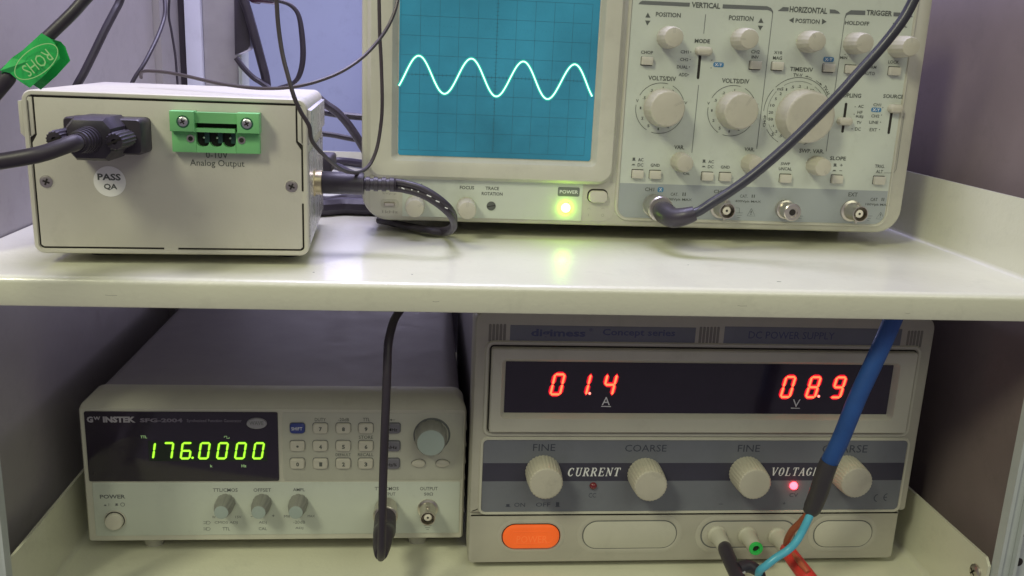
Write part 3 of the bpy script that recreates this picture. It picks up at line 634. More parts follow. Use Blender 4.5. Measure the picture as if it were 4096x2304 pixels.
# green terminal block (header set into the panel)
def TP(x, y, Y=YB-5): return P('T', x, y, Y)
a = TP(150,210); b = TP(1770,250); ul = TP(150,570)
D1, D2 = 7.5, 4.0      # the flanged upper step stands further out than the lower face
gx0, gx1 = P('T',150,400,YB-D1)[0], P('T',1765,400,YB-D1)[0]; gz1 = P('T',900,222,YB-D1)[1]; gzm = P('T',900,590,YB-D1)[1]
lx0, lx1 = P('T',210,800,YB-D2)[0], P('T',1785,800,YB-D2)[0]; gz0 = P('T',900,960,YB-D2)[1]
cx0_, cx1_ = P('T',640,700,YB-D2)[0], P('T',1352,700,YB-D2)[0]; cz1_ = P('T',1000,590,YB-D2)[1]; cz0_ = P('T',1000,800,YB-D2)[1]
m = MB()
ex0, ex1 = P('T',590,400,YB-D1)[0], P('T',1360,400,YB-D1)[0]
m.box(gx0, ex0, YB-D1, YB+.2, gzm, gz1, .35); m.box(ex1, gx1, YB-D1, YB+.2, gzm, gz1, .35)
sz1_ = P('T',1000,425,YB-D2)[1]; szb_ = P('T',1000,515,YB-D2)[1]
m.box(ex0+.05, ex1-.05, YB-D1+2.2, YB+.2, sz1_, gz1-.4); 
m.box(lx0, cx0_, YB-D2, YB+.2, gz0, gzm-.02, .2); m.box(cx1_, lx1, YB-D2, YB+.2, gz0, gzm-.02, .2)
m.box(cx0_, cx1_, YB-D1+1.2, YB-1, cz1_+.1, szb_)
cw = (cx1_-cx0_)/3
# lower lip with three scallops
pts = [(cx0_+.02, gz0)]
pts += [(cx1_-.02, gz0)]
for k in (2,1,0):
    for j in range(9):
        aa = math.pi*j/8; pts.append((cx0_+cw*(k+.5)+cw*.47*math.cos(aa), cz0_+.5-1.9*math.sin(aa)))
m.prism(pts, YB-D2+.05, YB+.2, 0)
gc = m.build('terminal_block', m_green, bx, label='green three way terminal block')
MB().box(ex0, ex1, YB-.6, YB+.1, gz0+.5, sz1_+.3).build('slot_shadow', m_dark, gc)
dg = mat('dark_green_contact_bay', (.02,.07,.06), .5)
for k in range(3):
    X = cx0_+cw*(k+.5)
    MB().box(X+cw*.10, X+cw*.46, YB-2.6, YB-.7, cz0_+.2, cz1_).build('contact_bay', dg, gc)
    MB().lathe((X+cw*.06, YB-.7, (cz0_+cz1_)/2+.1), [(.45,0),(.45,2.6),(.1,2.9)], n=10).build('pin', m_chrome, gc)
for px_, py_ in ((392,392),(1543,435)):
    X, Z = P('T',px_,py_,YB-D1)
    MB().lathe((X,YB-D1+.05,Z), [(2.7,0),(2.7,.12),(.01,.13)], n=30).build('screw_well', mat('well_green', (.025,.13,.06), .4), gc)
    screw(bx, X, Z, YB-D1-.15, 2.1, m_chrome, 30, .5)
for px_, py_ in ((540,700),(1458,735)):
    X, Z = P('T',px_,py_,YB-D2)
    k_ = MB().lathe((X,YB-D2,Z), [(1.7,0),(1.65,.3),(1.05,.35),(1.0,-.3),(.01,-.3)], n=26, cap=False).build('threaded_insert', m_metal, bx)
    MB().lathe((X,YB-D2,Z), [(1.0,.2),(.01,.21)], n=20).build('insert_bore', m_dark, k_)

# ================================================================ D-SUB PLUG AND CABLE ON THE BOX
ds = thing('data_plug', (-140, YB-8, -50), 'black moulded data plug with two ribbed thumbscrews on the beige box', 'plug')
def QP(x, y, Y): return P3('Q', x, y, Y)
hood = MB()
def qring(pts, Y): return [QP(x, y, Y) for x, y in pts]
backo = [(1000,640-330),(1500,330),(2140,400),(2180,470),(2190,900),(2120,960),(1880,1030),(1300,1080),(900,960),(800,640)]
# body standing on the panel: back outline, front outline (shifted left in the picture because it stands out)
fy, by_ = YB-30, YB
def W2(x, z): return (x, z)
bx0, _, bz1 = QP(860,330,YB-3); bx1, _, bz0 = QP(2170,960,YB-3)
hood.loft([ring(rrect(bx0,bx1,bz0,bz1,2,4),YB+.2), ring(rrect(bx0,bx1,bz0,bz1,2,4),YB-13), ring(inset(rrect(bx0,bx1,bz0,bz1,2,4),.6),YB-14)], cap0=True)
hood.build('flange', m_blackm, ds)
cxh = (bx0+bx1)/2; czh = (bz0+bz1)/2; hw = (bx1-bx0)*.30; hh = (bz1-bz0)*.5+1.2
oc = [(cxh-hw,czh-hh*.55),(cxh-hw*.65,czh-hh),(cxh+hw*.65,czh-hh),(cxh+hw,czh-hh*.55),(cxh+hw,czh+hh*.55),(cxh+hw*.65,czh+hh),(cxh-hw*.65,czh+hh),(cxh-hw,czh+hh*.55)]
MB().loft([ring(oc,YB-8), ring(oc,YB-27), ring(inset(oc,1.2),YB-29.5), ring(inset(oc,3.5),YB-30.5)], cap0=True).build('hood', m_blackm, ds)
for s_, nm in ((-1,'l'),(1,'r')):
    X = cxh+s_*(bx1-bx0)*.36
    k_ = MB().lathe((X,YB-13,czh), [(2.0,0),(2.0,5),(3.7,5.4),(3.7,21),(3.3,22),(1.2,22.2),(1.1,21)], n=48, flute=.10, nf=16).build('thumbscrew', m_blackm, ds)
    MB().ribbon([(X-2.6,czh-1.2),(X+2.6,czh+1.2)], .8, YB-35.3).build('screw_slot', m_dark, k_, smooth=0)
# ribbed strain relief then cable out to the left
c0 = Vector((cxh, YB-30, czh)); rib = MB()
prof = []
for k in range(5):
    prof += [(5.3-k*.25, k*2.6), (5.4-k*.25, k*2.6+.5), (5.3-k*.25, k*2.6+1.6), (4.2-k*.15, k*2.6+1.8), (4.2-k*.15, k*2.6+2.5)]
rib.lathe(tuple(c0), prof+[(3.6,13.5)], n=28); rib.build('strain_relief', m_blackm, ds)
e0 = tuple(c0+Vector((0,-10,0)))
p1 = QP(820,800,YB-55); p2 = QP(420,960,YB-60); p3 = QP(0,1050,YB-62); p4 = P3('p',-150,670,YB-62)
MB().tube([e0, tuple(c0+Vector((0,-17,-.3))), (p1[0]+1,YB-53,p1[2]), p2, p3, p4, P3('p',-420,720,YB-62)], 3.05, n=14).build('cable', m_black, ds)

# cable with green tag, top left
ct = thing('tagged_cable', P3('p',0,340,360), 'thick black cable with a folded green tag, crossing the top left corner', 'cable')
MB().tube([P3('p',-260,640,352), P3('U',20,1170,355), P3('U',120,1020,356), P3('U',400,750,358), P3('U',690,480,360), P3('U',1000,180,363), P3('U',1160,0,365), P3('p',420,-90,368)], [3.2,3.0,3.0,2.2,2.25,2.25,2.25,2.25], n=14).build('cable', m_black, ct)
tg = MB(); YTg = 352.0
fr = [(0,975),(150,800),(330,690),(560,455),(690,530),(755,600),(820,800),(640,1020),(400,1215),(240,1110),(130,1010)]
f3 = [QPt for QPt in [P('U',x,y,YTg) for x, y in fr]]
# folded foil: front leaf, crease above, back leaf
def foldy(x, z):   # gentle bow of the foil round the cable
    return YTg+1.6*math.sin((x*.35+z*.22))*.5
import itertools
cxT = sum(p[0] for p in f3)/len(f3); czT = sum(p[1] for p in f3)/len(f3)
vs = [(cxT, YTg-1.2, czT)]+[(x, foldy(x,z), z) for x, z in f3]
n_ = len(f3); tg.add(vs, [(0, i+1, (i+1) % n_+1) for i in range(n_)])
vb = [(cxT, YTg+10, czT)]+[(x, foldy(x,z)+9.5 if i not in (0,1,2,3) else foldy(x,z)+.3, z-1.0) for i, (x, z) in enumerate(f3)]
tg.add(vb, [(0, i+1, (i+1) % n_+1) for i in range(n_)])
tago = tg.build('green_tag', m_tag, ct, smooth=20)
t = MB(); ctr = P('U',500,850,YTg-1.9)
def trot(u, v, a=math.radians(37)): return (ctr[0]+u*math.cos(a)-v*math.sin(a), ctr[1]+u*math.sin(a)+v*math.cos(a))
t.ribbon([trot(9.2*math.cos(k*math.pi/20), 4.3*math.sin(k*math.pi/20)) for k in range(41)], .32, YTg-1.9)
vs, fs = glyphs('ROHS', .0, 0); ax, bx_ = min(v[0] for v in vs), max(v[0] for v in vs); ay, by2 = min(v[1] for v in vs), max(v[1] for v in vs)
t.add([(lambda q: (q[0], YTg-1.95, q[1]))(trot(-((x-ax)/(bx_-ax)-.5)*11.5, -((y-ay)/(by2-ay)-.5)*4.4-.6)) for x, y in vs], fs)
t.build('tag_lettering', m_tagprint, tago, smooth=0)

# other background leads -------------------------------------------
GRP = dict(hanging_cable='dark cables hanging behind the beige box', loose_cable='dark cables between box and oscilloscope', shelf_cable='black cables lying on the upper shelf', thin_lead='thin dark leads before the upper instruments')
def lead(name, pts, r, label, m=m_black, group=None, cat='cable', n=10):
    group = GRP.get(name)
    o = MB().tube(pts, r, n=n).build(name, m); return tag(o, label, cat, group)
lead('hanging_cable', [P3('p',262,440,520), P3('U',1060,1180,522), P3('U',1150,1020,524), P3('U',1280,760,528), P3('U',1440,430,534), P3('U',1570,180,540), P3('U',1660,0,545), P3('p',520,-110,550)], 2.2, 'black cable slanting down behind the beige box, right of the green tag')
lead('hanging_cable', [P3('p',480,430,600), P3('W',150,1310,605), P3('W',300,1080,610), P3('W',450,800,620), P3('W',560,560,630), P3('W',640,330,640), P3('W',665,150,645), P3('W',650,-60,650)], 1.3, 'thin black cable hanging in front of the pale rack panel')
lead('hanging_cable', [P3('p',716,420,745), P3('W',860,1250,745), P3('W',830,900,745), P3('W',770,520,745), P3('W',725,250,745), P3('W',740,-80,745)], .9, 'very thin dark cable hanging left of the rear rack post')
lead('hanging_cable', [P3('X',190,-60,780), P3('X',260,120,780), P3('X',340,400,780), P3('X',420,700,780), P3('X',470,900,780), P3('X',490,1100,780), P3('X',500,1300,780)], 3.7, 'thick dark cable hanging right of the rear rack post')
lead('looped_cable', [P3('X',400,-25,770), P3('X',620,10,770), P3('X',760,60,770), P3('X',850,170,770), P3('X',890,380,770), P3('X',905,650,770), P3('X',870,850,770), P3('X',790,965,770), P3('X',600,1030,770), P3('X',420,1130,770)], [1.5,1.6,1.7,1.9,2.3,2.4,2.2,1.8,1.6,1.6], 'dark cable curving in a loop before the back wall')
lead('sagging_cable', [P3('X',130,670,775), P3('X',220,790,775), P3('X',330,900,775), P3('X',430,965,775), P3('X',560,1060,775), P3('X',700,1180,775)], 2.3, 'dark cable sagging from the rear rack post behind the beige box')
tag(MB().prism([P('X',*q,788) for q in ((110,-40),(250,-40),(262,60),(305,430),(308,530),(280,580),(165,632),(120,640))][::-1], 784, 800, 2).build('power_adapter', m_blackm), 'dark moulded adapter hanging beside the rear rack post', 'adapter')
tag(MB().prism([P('X',*q,792) for q in ((300,-30),(600,-30),(600,38),(560,48),(395,30),(385,42),(330,38),(300,10))][::-1], 784, 800, 1).build('cable_connector', mat('dark_maroon_plastic', (.05,.012,.035), .4)), 'dark maroon connector at the top between rear post and oscilloscope', 'connector')
lead('loose_cable', [P3('Y',120,60,640), P3('Y',230,150,640), P3('Y',330,220,640), P3('Y',430,330,640), P3('Y',530,480,640), P3('Y',620,640,640)], 2.9, 'dark cable slanting from behind the beige box down to the oscilloscope')
lead('loose_cable', [P3('Y',150,205,650), P3('Y',300,235,650), P3('Y',450,255,650), P3('Y',700,275,650)], 2.4, 'upper of two dark cables running level between the beige box and the oscilloscope')
lead('loose_cable', [P3('Y',150,405,655), P3('Y',300,425,655), P3('Y',450,455,655), P3('Y',700,500,655)], 2.0, 'lower of two dark cables running level between the beige box and the oscilloscope')
def shp(x, y, dz=0): 
    d = ray(1200+x*.4487, 350+y*.4487); k = (-97+dz)/d.z; return (d.x*k, d.y*k, -97+dz)
lead('shelf_cable', [shp(60,660,4), shp(230,655,4), shp(400,660,4), shp(560,680,4), shp(760,700,4)], 3.6, 'black cable lying furthest back on the upper shelf beside the oscilloscope')
lead('shelf_cable', [shp(60,1075,5), shp(200,1072,5), shp(380,1060,5), shp(560,1065,5), shp(800,1070,5)], 5.6, 'thick black cable lying on the upper shelf behind the barrel plug')
lead('shelf_cable', [shp(60,700,10), shp(200,690,10), shp(330,705,10), shp(440,760,8), shp(560,800,5), shp(760,820,5)], 3.0, 'black cable curling on the shelf under the thin grey lead')
lead('shelf_cable', [shp(100,985,4), shp(250,1005,4), shp(400,985,4), shp(600,990,4), shp(760,995,4)], 2.6, 'thin black cable lying just behind the thick one on the upper shelf')
tag(MB().prism(rrect(*[v for v in (at(1262,690,560)[0], at(1330,690,560)[0])], at(1290,690,560)[1], at(1290,625,560)[1], 2, 3), 556, 585, 1.5).build('black_connector', m_blackm), 'small black connector standing behind the barrel plug', 'connector')

# thin black leads in front
lead('thin_lead', [P3('p',1104,-60,405), P3('X',598,0,405), P3('X',618,300,404), P3('X',665,620,402), P3('X',730,880,400), P3('X',800,1120,399), P3('X',880,1300,400), P3('X',975,1460,402), P3('Y',110,480,405), P3('Y',230,620,412), P3('Y',360,725,425), P3('Y',460,757,436), P3('Y',540,752,446), P3('Y',620,690,455), P3('Y',680,560,458), P3('Y',715,380,460), P3('Y',733,150,461), P3('X',1810,700,461), P3('X',1795,420,461), P3('X',1786,0,461), P3('p',1514,-80,461)], .95, 'thin dark lead hanging in a long loop before the box and oscilloscope edge', m_thin, n=8)
lead('thin_lead', [P3('W',268,1290,470), P3('W',268,1225,468), P3('W',320,1180,465), P3('W',480,1180,462), P3('W',700,1200,458), P3('W',1000,1255,452), P3('W',1300,1325,446), P3('W',1600,1390,440), P3('X',250,1012,436), P3('X',480,1026,432), P3('X',760,1012,430), P3('X',1050,950,432), P3('X',1350,830,438), P3('X',1600,660,446), P3('X',1780,470,452), P3('X',1900,290,456), P3('X',1975,110,458), P3('X',2015,-60,460)], .85, 'thin lead lying on top of the beige box and rising past the oscilloscope', m_thin, n=8)

# ================================================================ BARREL PLUG
bp = thing('barrel_plug', (-40, 452, -62), 'black barrel power plug with twin cable, pushed into the side of the beige box', 'plug')
d = ray(1200+150*.4487, 350+845*.4487); ky = -52.4/d.x; YJ = d.y*ky; ZJ = d.z*ky
MB().lathe((-53.8, YJ, ZJ), [(7.2,0),(7.2,1.0),(6.0,1.2),(4.4,1.3)], n=6, axis='x', cap=False).build('hex_nut', m_gold, bp, smooth=20)
MB().lathe((-53.4, YJ, ZJ), [(6.0,0),(6.0,3.6),(5.2,3.9),(3.4,4.0)], n=28, axis='x').build('metal_collar', m_gold, bp)
xq = lambda x, y=850: None
def atx(px, py, Y): return P('Y', px, py, Y)
xb0 = P('Y',190,850,YJ)[0]; xb1 = P('Y',575,860,YJ)[0]; zc = ZJ
rB = (P('Y',380,750,YJ)[1]-P('Y',380,948,YJ)[1])/2
MB().lathe((xb0, YJ, zc), [(rB*.9,0),(rB,.8),(rB,(xb1-xb0)*.55),(rB*1.02,(xb1-xb0)-1.5),(rB*.96,(xb1-xb0)-.3),(rB*.6,(xb1-xb0))], n=32, axis='x', flute=0).build('barrel', m_blackm, bp)
xr1 = P('Y',860,870,YJ)[0]; rS = rB*.62; L_ = xr1-xb1; pf = []
for k in range(4): pf += [(rS*.86, L_*(k/4)), (rS*.86, L_*(k/4+.05)), (rS*1.05, L_*(k/4+.06)), (rS*1.05, L_*(k/4+.19)), (rS*.86, L_*(k/4+.2))]
zc2 = P('Y',700,862,YJ)[1]
MB().lathe((xb1-.3, YJ, zc2), pf+[(rS, L_)], n=24, axis='x').build('strain_relief', m_blackm, bp)
path = [(xr1-1, YJ, zc2-.2), P3('Y',930,882,YJ-1), P3('Y',1080,925,YJ-3), P3('Y',1220,1005,YJ-4), P3('Y',1330,1100,YJ-2), P3('Y',1372,1180,YJ+6), P3('Y',1360,1250,YJ+18)]
zfl = -93.5
def shz(px, py, z): 
    d = ray(1200+px*.4487, 350+py*.4487); k = z/d.z; return (d.x*k, d.y*k, z)
path += [shz(1290,1283,-93), shz(1150,1270,-93), shz(950,1235,-93.5), shz(700,1180,-93.5)]
for off, nm in ((1.55, 'a'), (-1.55, 'b')):
    pp_ = [(x, y, z+off*(1 if i < 6 else .55 if i < 8 else .1)) if i < 8 else (x, y+off*1.3, z) for i, (x, y, z) in enumerate(path)]
    MB().tube(pp_, 1.75, n=12).build('cable_strand', m_black, bp)
t = MB()
for i, (x, y, wd) in enumerate(((905,893,26),(990,908,12),(1050,925,10),(1130,955,40),(1210,1005,34),(1290,1065,26))):
    a = P('Y',x,y,YJ-6.6); b = P('Y',x+wd,y+wd*.45,YJ-6.6); t.ribbon([a,b], .5, YJ-6.6-i*.25)
t.build('cable_print', m_white, bp, smooth=0)

# ================================================================ COAX CABLE ON CH1
cb = thing('coaxial_cable', P3('E',480,1010,480), 'dark coaxial cable plugged into the left input socket and rising across the oscilloscope', 'cable', 'coaxial cables')
Xc, Zc = P('E',500,1012,476)
MB().lathe((Xc,490,Zc), [(5.4,0),(6.2,.4),(6.2,8.5),(6.9,9),(7.1,11),(7.0,15.5),(6.4,16.2),(4.5,16.4)], n=60, flute=.025, nf=30).build('bayonet_collar', m_metal, cb)
s0 = (Xc, 474, Zc); bt = [(Xc+.8,476,Zc-.7), P3('E',550,1058,467), P3('E',640,1110,459), P3('E',760,1095,455), P3('E',865,1062,454)]
MB().tube(bt, [4.9,5.9,5.4,4.7,3.9], n=20, sub=5).build('elbow_boot', m_blackm, cb)
cp_ = [P3('E',790,1085,454), P3('E',910,1040,454), P3('E',1050,950,453), P3('E',1250,825,452), P3('E',1500,642,450), P3('E',1800,385,448), P3('D',690,1440,446), P3('D',1040,1085,443), P3('D',1262,838,442), P3('D',1515,558,441), P3('D',1722,298,440), P3('D',1852,88,440), P3('p',3700,-100,440), P3('p',3780,-270,440)]
MB().tube(cp_, 2.62, n=18).build('cable', mat('dark_grey_jacket', (.036,.036,.050), .33, noise=.05), cb)

# ================================================================ FUNCTION GENERATOR
YF_ = 481.0
fg = thing('function_generator', (-80, YF_, -287), 'beige function generator reading 176.0000 in green, lower left instrument', 'function generator')
fx0_, fx1_ = P('H',90,1000,YF_)[0], at(1858,1900,YF_)[0]; fz0 = P('H',1000,1370,YF_)[1]; fz1 = P('H',1000,197,YF_)[1]
fo = rrect(fx0_, fx1_, fz0, fz1, (2,2,2.2,2.2), 5)
top_z = at(1100,1572,YF_+10)[1]
fo2 = rrect(fx0_+1.0, fx1_-1.0, fz0, top_z, (2,2,7,7), 5)
c_ = MB(); c_.loft([ring(fo2, YF_+22), ring(fo2, YF_+12), ring(rrect(fx0_+.2, fx1_-.2, fz0, fz1+2.5, (2,2,4,4), 5), YF_+3.5), ring(fo, YF_+1.2), ring(inset(fo,.9), YF_)], cap0=True)
c_.build('front_frame', m_case, fg)
fo3 = rrect(fx0_+2.4, fx1_-2.4, fz0+1, top_z-1.2, (2,2,11,7), 7)
MB().loft([ring(fo3, YF_+285), ring(fo3, YF_+21)], cap0=True).build('cover', m_fgtop, fg)
for k in range(6):
    zz = fz1-12-k*10.5
    MB().box(fx0_-.7, fx0_+.4, YF_+3, YF_+9, zz-2.2, zz).build('side_rib', m_case2, fg); MB().box(fx1_-.4, fx1_+.6, YF_+3, YF_+9, zz-2.2, zz).build('side_rib', m_case2, fg)
for X in (P('H',625,1400,YF_)[0], P('I',1185,1260,YF_)[0]):
    MB().loft([[(X+r*math.cos(a), YF_+15+r*math.sin(a)*.8, z) for a in [k*math.pi/8 for k in range(16)]] for r, z in ((7.5, fz0+1), (5.2, -287))], cap1=True).build('foot', m_case, fg)
    MB().loft([[(X+r*math.cos(a), YF_+255+r*math.sin(a)*.8, z) for a in [k*math.pi/8 for k in range(16)]] for r, z in ((7.5, fz0+1), (5.2, -287))], cap1=True).build('foot', m_case, fg)
# sub panels
def rc(c1, x0, y0, c2, x1, y1, Y):     # rectangle (x0,x1,z0,z1) from two photographed corners
    a = P(c1,x0,y0,Y); b = P(c2,x1,y1,Y); return a[0], b[0], b[1], a[1]
lw = rc('H',150,858,'I',1518,1188,YF_-.1); MB().prism(rrect(*lw,.8,3), YF_-.35, YF_+.2, .1).build('lower_panel', m_panel, fg)
kp = rc('I',98,222,'I',1540,762,YF_-.1); MB().prism(rrect(*kp,1.2,3), YF_-.30, YF_+.2, .12).build('keypad_panel', mat('keypad_beige', (.49,.49,.42), .5, noise=.02), fg)
dw = rc('H',88,235,'H',1790,840,YF_-.1); dw = (P('H',100,500,YF_)[0], P('H',1786,500,YF_)[0], P('H',900,841,YF_)[1], P('H',900,233,YF_)[1])
YD = YF_-.6; win_ = MB().prism(rrect(*dw,.9,3), YD, YF_+.2, .12).build('display_window', m_smoke, fg)
t = MB(); Yt = YD-.07
text(t,'G','H',103,277,158,330,Yt,bold=.05); text(t,'W','H',162,277,222,308,Yt,bold=.04); text(t,'INSTEK','H',245,277,530,330,Yt,bold=.055)
t.build('brand_lettering', m_fgtext, win_, smooth=0)
t = MB(); text(t,'SFG-2004','H',570,293,945,328,Yt,bold=.04); text(t,'Synthesized Function Generator','H',982,300,1465,334,Yt,bold=.015); t.build('model_lettering', mat('dim_brand_print', (.16,.14,.19), .5), win_, smooth=0)
t = MB(); text(t,'TTL','H',575,445,632,468,Yt,bold=.02); text(t,'k','H',1187,700,1208,722,Yt,bold=.03); text(t,'Hz','H',1462,698,1505,722,Yt,bold=.03)
line(t,'H',[(1311,462),(1311,450),(1333,450),(1333,469),(1354,469),(1354,458)],Yt,.35); t.build('indicator_icons', m_grndim, win_, smooth=0)
brd = MB().poly(rrect(*rc('H',640,490,'H',1690,668,YD-.04),.5,2), YD-.04).build('digit_board', mat('dark_digit_board', (.012,.022,.014), .5), win_, smooth=0)
zb0 = P('H',1130,650,YD)[1]; zh = P('H',1130,502,YD)[1]-zb0; dwid = (P('H',1172,640,YD)[0]-P('H',1080,640,YD)[0]); pitch = (P('H',1555,640,YD)[0]-P('H',1080,640,YD)[0])/3
xz = P('H',1080,650,YD)[0]; hal = MB()
m_grnhalo = mat('green_digit_glow', (.03,.10,.01), .6, emit=(.035,.13,.0), es=.9)  # painted glow round the green digits, weakly emissive
for i, ch in enumerate('1760000'):
    q = MB(); X = xz+(i-3)*pitch
    digit(q, ch, X, zb0, dwid, zh, .92, 1.75, YD-.45, dep=.4); dg_ = q.build('digit', m_grn, win_, smooth=0)
    q = MB(); digit(q, ch, X, zb0, dwid, zh, .92, 1.75, YD-.10, grow=.42, dep=.05); q.build('digit_glow', m_grnhalo, win_, smooth=0)
X, Z = P('H',1033,638,YD); MB().lathe((X,YD-.05,Z), [(.62,0),(.62,.3),(.01,.35)], n=16).build('decimal_point', m_grn, win_)
X, Z = P('H',1597,335,YD)
q = MB(); q.loft([[(X+5.6*math.cos(a), YD+.1, Z+3.3*math.sin(a)) for a in [k*math.pi/16 for k in range(32)]], [(X+5.5*math.cos(a), YD-1.0, Z+3.1*math.sin(a)) for a in [k*math.pi/16 for k in range(32)]], [(X+5.1*math.cos(a), YD-1.3, Z+2.7*math.sin(a)) for a in [k*math.pi/16 for k in range(32)]]]); wv = q.build('wave_key', m_wave, fg)
t = MB(); text(t,'WAVE','H',1530,318,1655,352,YD-1.4,bold=.01); t.build('key_lettering', m_printlt, wv, smooth=0)
# keypad
keys = [('SHIFT',221,345,m_shift),('7',405,345,m_btn),('8',590,345,m_btn),('9',772,345,m_btn),('.',221,487,m_btn),('4',405,487,m_btn),('5',590,487,m_btn),('6',772,487,m_btn),
        ('0',221,628,m_btn),('1',407,628,m_btn),('2',590,628,m_btn),('3',770,628,m_btn),('MHz',990,345,m_gkey),('kHz',988,487,m_gkey),('Hz/%',985,628,m_gkey)]
YK = YF_-.3
for lab, x, y, mm in keys:
    x0_, z_ = P('I',x-60,y,YK); x1_, _ = P('I',x+60,y,YK); z1_ = P('I',x,y-40,YK)[1]; z0_ = P('I',x,y+40,YK)[1]
    MB().prism(rrect(x0_-.25,x1_+.25,z0_-.1,z1_+.35,1.6,4), YK-.08, YK+.1).build('key_gap', m_printlt, fg)
    k_ = MB().loft([ring(rrect(x0_,x1_,z0_,z1_,1.5,4),YK), ring(rrect(x0_+.05,x1_-.05,z0_+.05,z1_-.15,1.5,4),YK-1.0), ring(rrect(x0_+.5,x1_-.5,z0_+.3,z1_-.7,1.4,4),YK-1.5)]).build('key', mm, fg)
    q = MB(); YKt = YK-1.58
    if lab == 'SHIFT': text(q,lab,'I',172,340,260,366,YKt,bold=.005); q.build('key_lettering', m_white, k_, smooth=0)
    elif lab == '.': XX, ZZ = P('I',221,496,YKt); q.poly(circ(XX,ZZ,.7,12),YKt); q.build('key_lettering', m_print, k_, smooth=0)
    elif len(lab) == 1: text(q,lab,'I',x-11,y-5,x+13,y+28,YKt,bold=.04); q.build('key_lettering', m_print, k_, smooth=0)
    else: text(q,lab,'I',x-42,y+2,x+35,y+28,YKt,bold=.01); q.build('key_lettering', m_dark, k_, smooth=0)
t = MB(); Yk2 = YK-.06
for s_, a, b, cc, d in (('DUTY',360,265,450,292),('-20dB',548,265,636,292),('TTL',748,265,805,292),('STORE',715,407,830,433),('DEFAULT',528,550,650,573),('RECALL',707,548,833,573)): text(t,s_,'I',a,b,cc,d,Yk2,bold=.005)
line(t,'I',[(975,281),(1007,281)],Yk2,.25); polyp(t,'I',[(962,281),(980,272),(980,290)],Yk2)
t.build('dark_lettering', m_print, fg, smooth=0)
knob(fg,'I',1295,467,YK,12,9.3,8.3,m=m_fgknob,flute=.04,nf=10,cap_m=m_teal,n=80)
Xk, Zk = P('I',1303,402,YK)
MB().lathe((Xk,YK,Zk), [(10.6,0),(10.4,.4),(9.6,.5)], n=48, cap=False).build('knob_skirt', m_printlt, fg)
for x, s_ in ((1197,-1),(1388,1)):
    X, Z = P('I',x,627,YK); rx, rz = 4.1, 2.3
    ol = []
    for k in range(25):
        a = math.radians(k*360/24); ex = math.cos(a); ol.append((X+rx*(ex if ex*s_ > 0 else ex*.92), Z+rz*math.sin(a)*(1 if ex*s_ > 0 else min(1, 1.0))*(1 if ex*s_ < -.2 else (1-.25*max(0,ex*s_)))))
    ol = ol[:-1]
    MB().prism(inset(ol,-.3), YK-.08, YK+.1).build('key_gap', m_printlt, fg)
    MB().prism(ol, YK-1.5, YK, .5).build('arrow_key', m_btn, fg)
# lower controls
YL = YF_-.35; Yl2 = YL-.07
t = MB()
for s_, c, a, b, cc, d, bo in (('POWER','H',218,963,442,998,.03),('TTL/CMOS','H',1210,907,1428,938,.01),('OFFSET','H',1567,907,1722,938,.01),('AMPL','I',185,830,280,855,.01),('TTL/CMOS','I',843,820,1035,848,.01),
  ('OUTPUT','I',872,865,1010,890,.01),('OUTPUT','I',1207,820,1350,848,.01),('50\u03a9','I',1240,865,1312,890,.01),('0V','Z',410,755,470,795,0),('15V','Z',835,750,945,795,0),('CMOS ADJ','Z',453,850,873,908,0),('TTL','Z',598,962,735,1020,0),
  ('ADJ','Z',1265,850,1410,905,0),('CAL','Z',1265,960,1415,1015,0),('MIN','Z',1730,738,1880,782,0),('MAX','Z',2165,735,2297,778,0),('-20dB','Z',1900,840,2118,895,0),('ADJ','Z',1938,955,2083,1005,0),('+','Z',1508,728,1555,772,.02)):
    text(t,s_,c,a,b,cc,d,Yl2,bold=bo)
for y in (878,992): line(t,'Z',[(305,y-28),(350,y-28),(378,y),(350,y+28),(305,y+28),(305,y-28)],Yl2,.25); line(t,'Z',[(245,y-20),(300,y-12)],Yl2,.25); line(t,'Z',[(245,y+20),(300,y+12)],Yl2,.25)
line(t,'Z',[(1118,765),(1150,765)],Yl2,.3)
outicon(t,'H',265,1062,18,Yl2,.6); outicon(t,'H',365,1060,20,Yl2,1); line(t,'H',[(297,1040),(297,1062)],Yl2,.25); XX, ZZ = P('H',418,1050,Yl2); t.ribbon(circ(XX,ZZ,1.1,12,0,359),.3,Yl2)
for a, b, y in ((1238,1300,1133),(1248,1288,1148),(1258,1278,1163)): line(t,'I',[(a,y),(b,y)],Yl2,.3)
t.build('dark_lettering', m_printlt, fg, smooth=0)
for x in (575,1262,1947): knob(fg,'Z',x,690,YL,12,5.4,4.2,m=m_fgknob,flute=.05,nf=10,cap_m=m_teal)
X, Z = P('H',343,1200,YL-2); MB().lathe((X,YL,Z), [(6.1,0),(6.0,.5),(5.5,.6)], n=40, cap=False).build('button_ring', m_case, fg)
MB().lathe((X,YL,Z), [(5.35,.05),(5.3,.5),(.01,.5)], n=40).build('button_gap', m_dark, fg); MB().lathe((X-.1,YL,Z-.25), [(5.0,0),(5.0,2.4),(4.6,3.0),(3.0,3.1)], n=40).build('power_button', m_btn, fg)
bnc(fg,'I',1270,1077,YL,12.5,4.5); bnc(fg,'I',935,1060,YL,8,4.5)
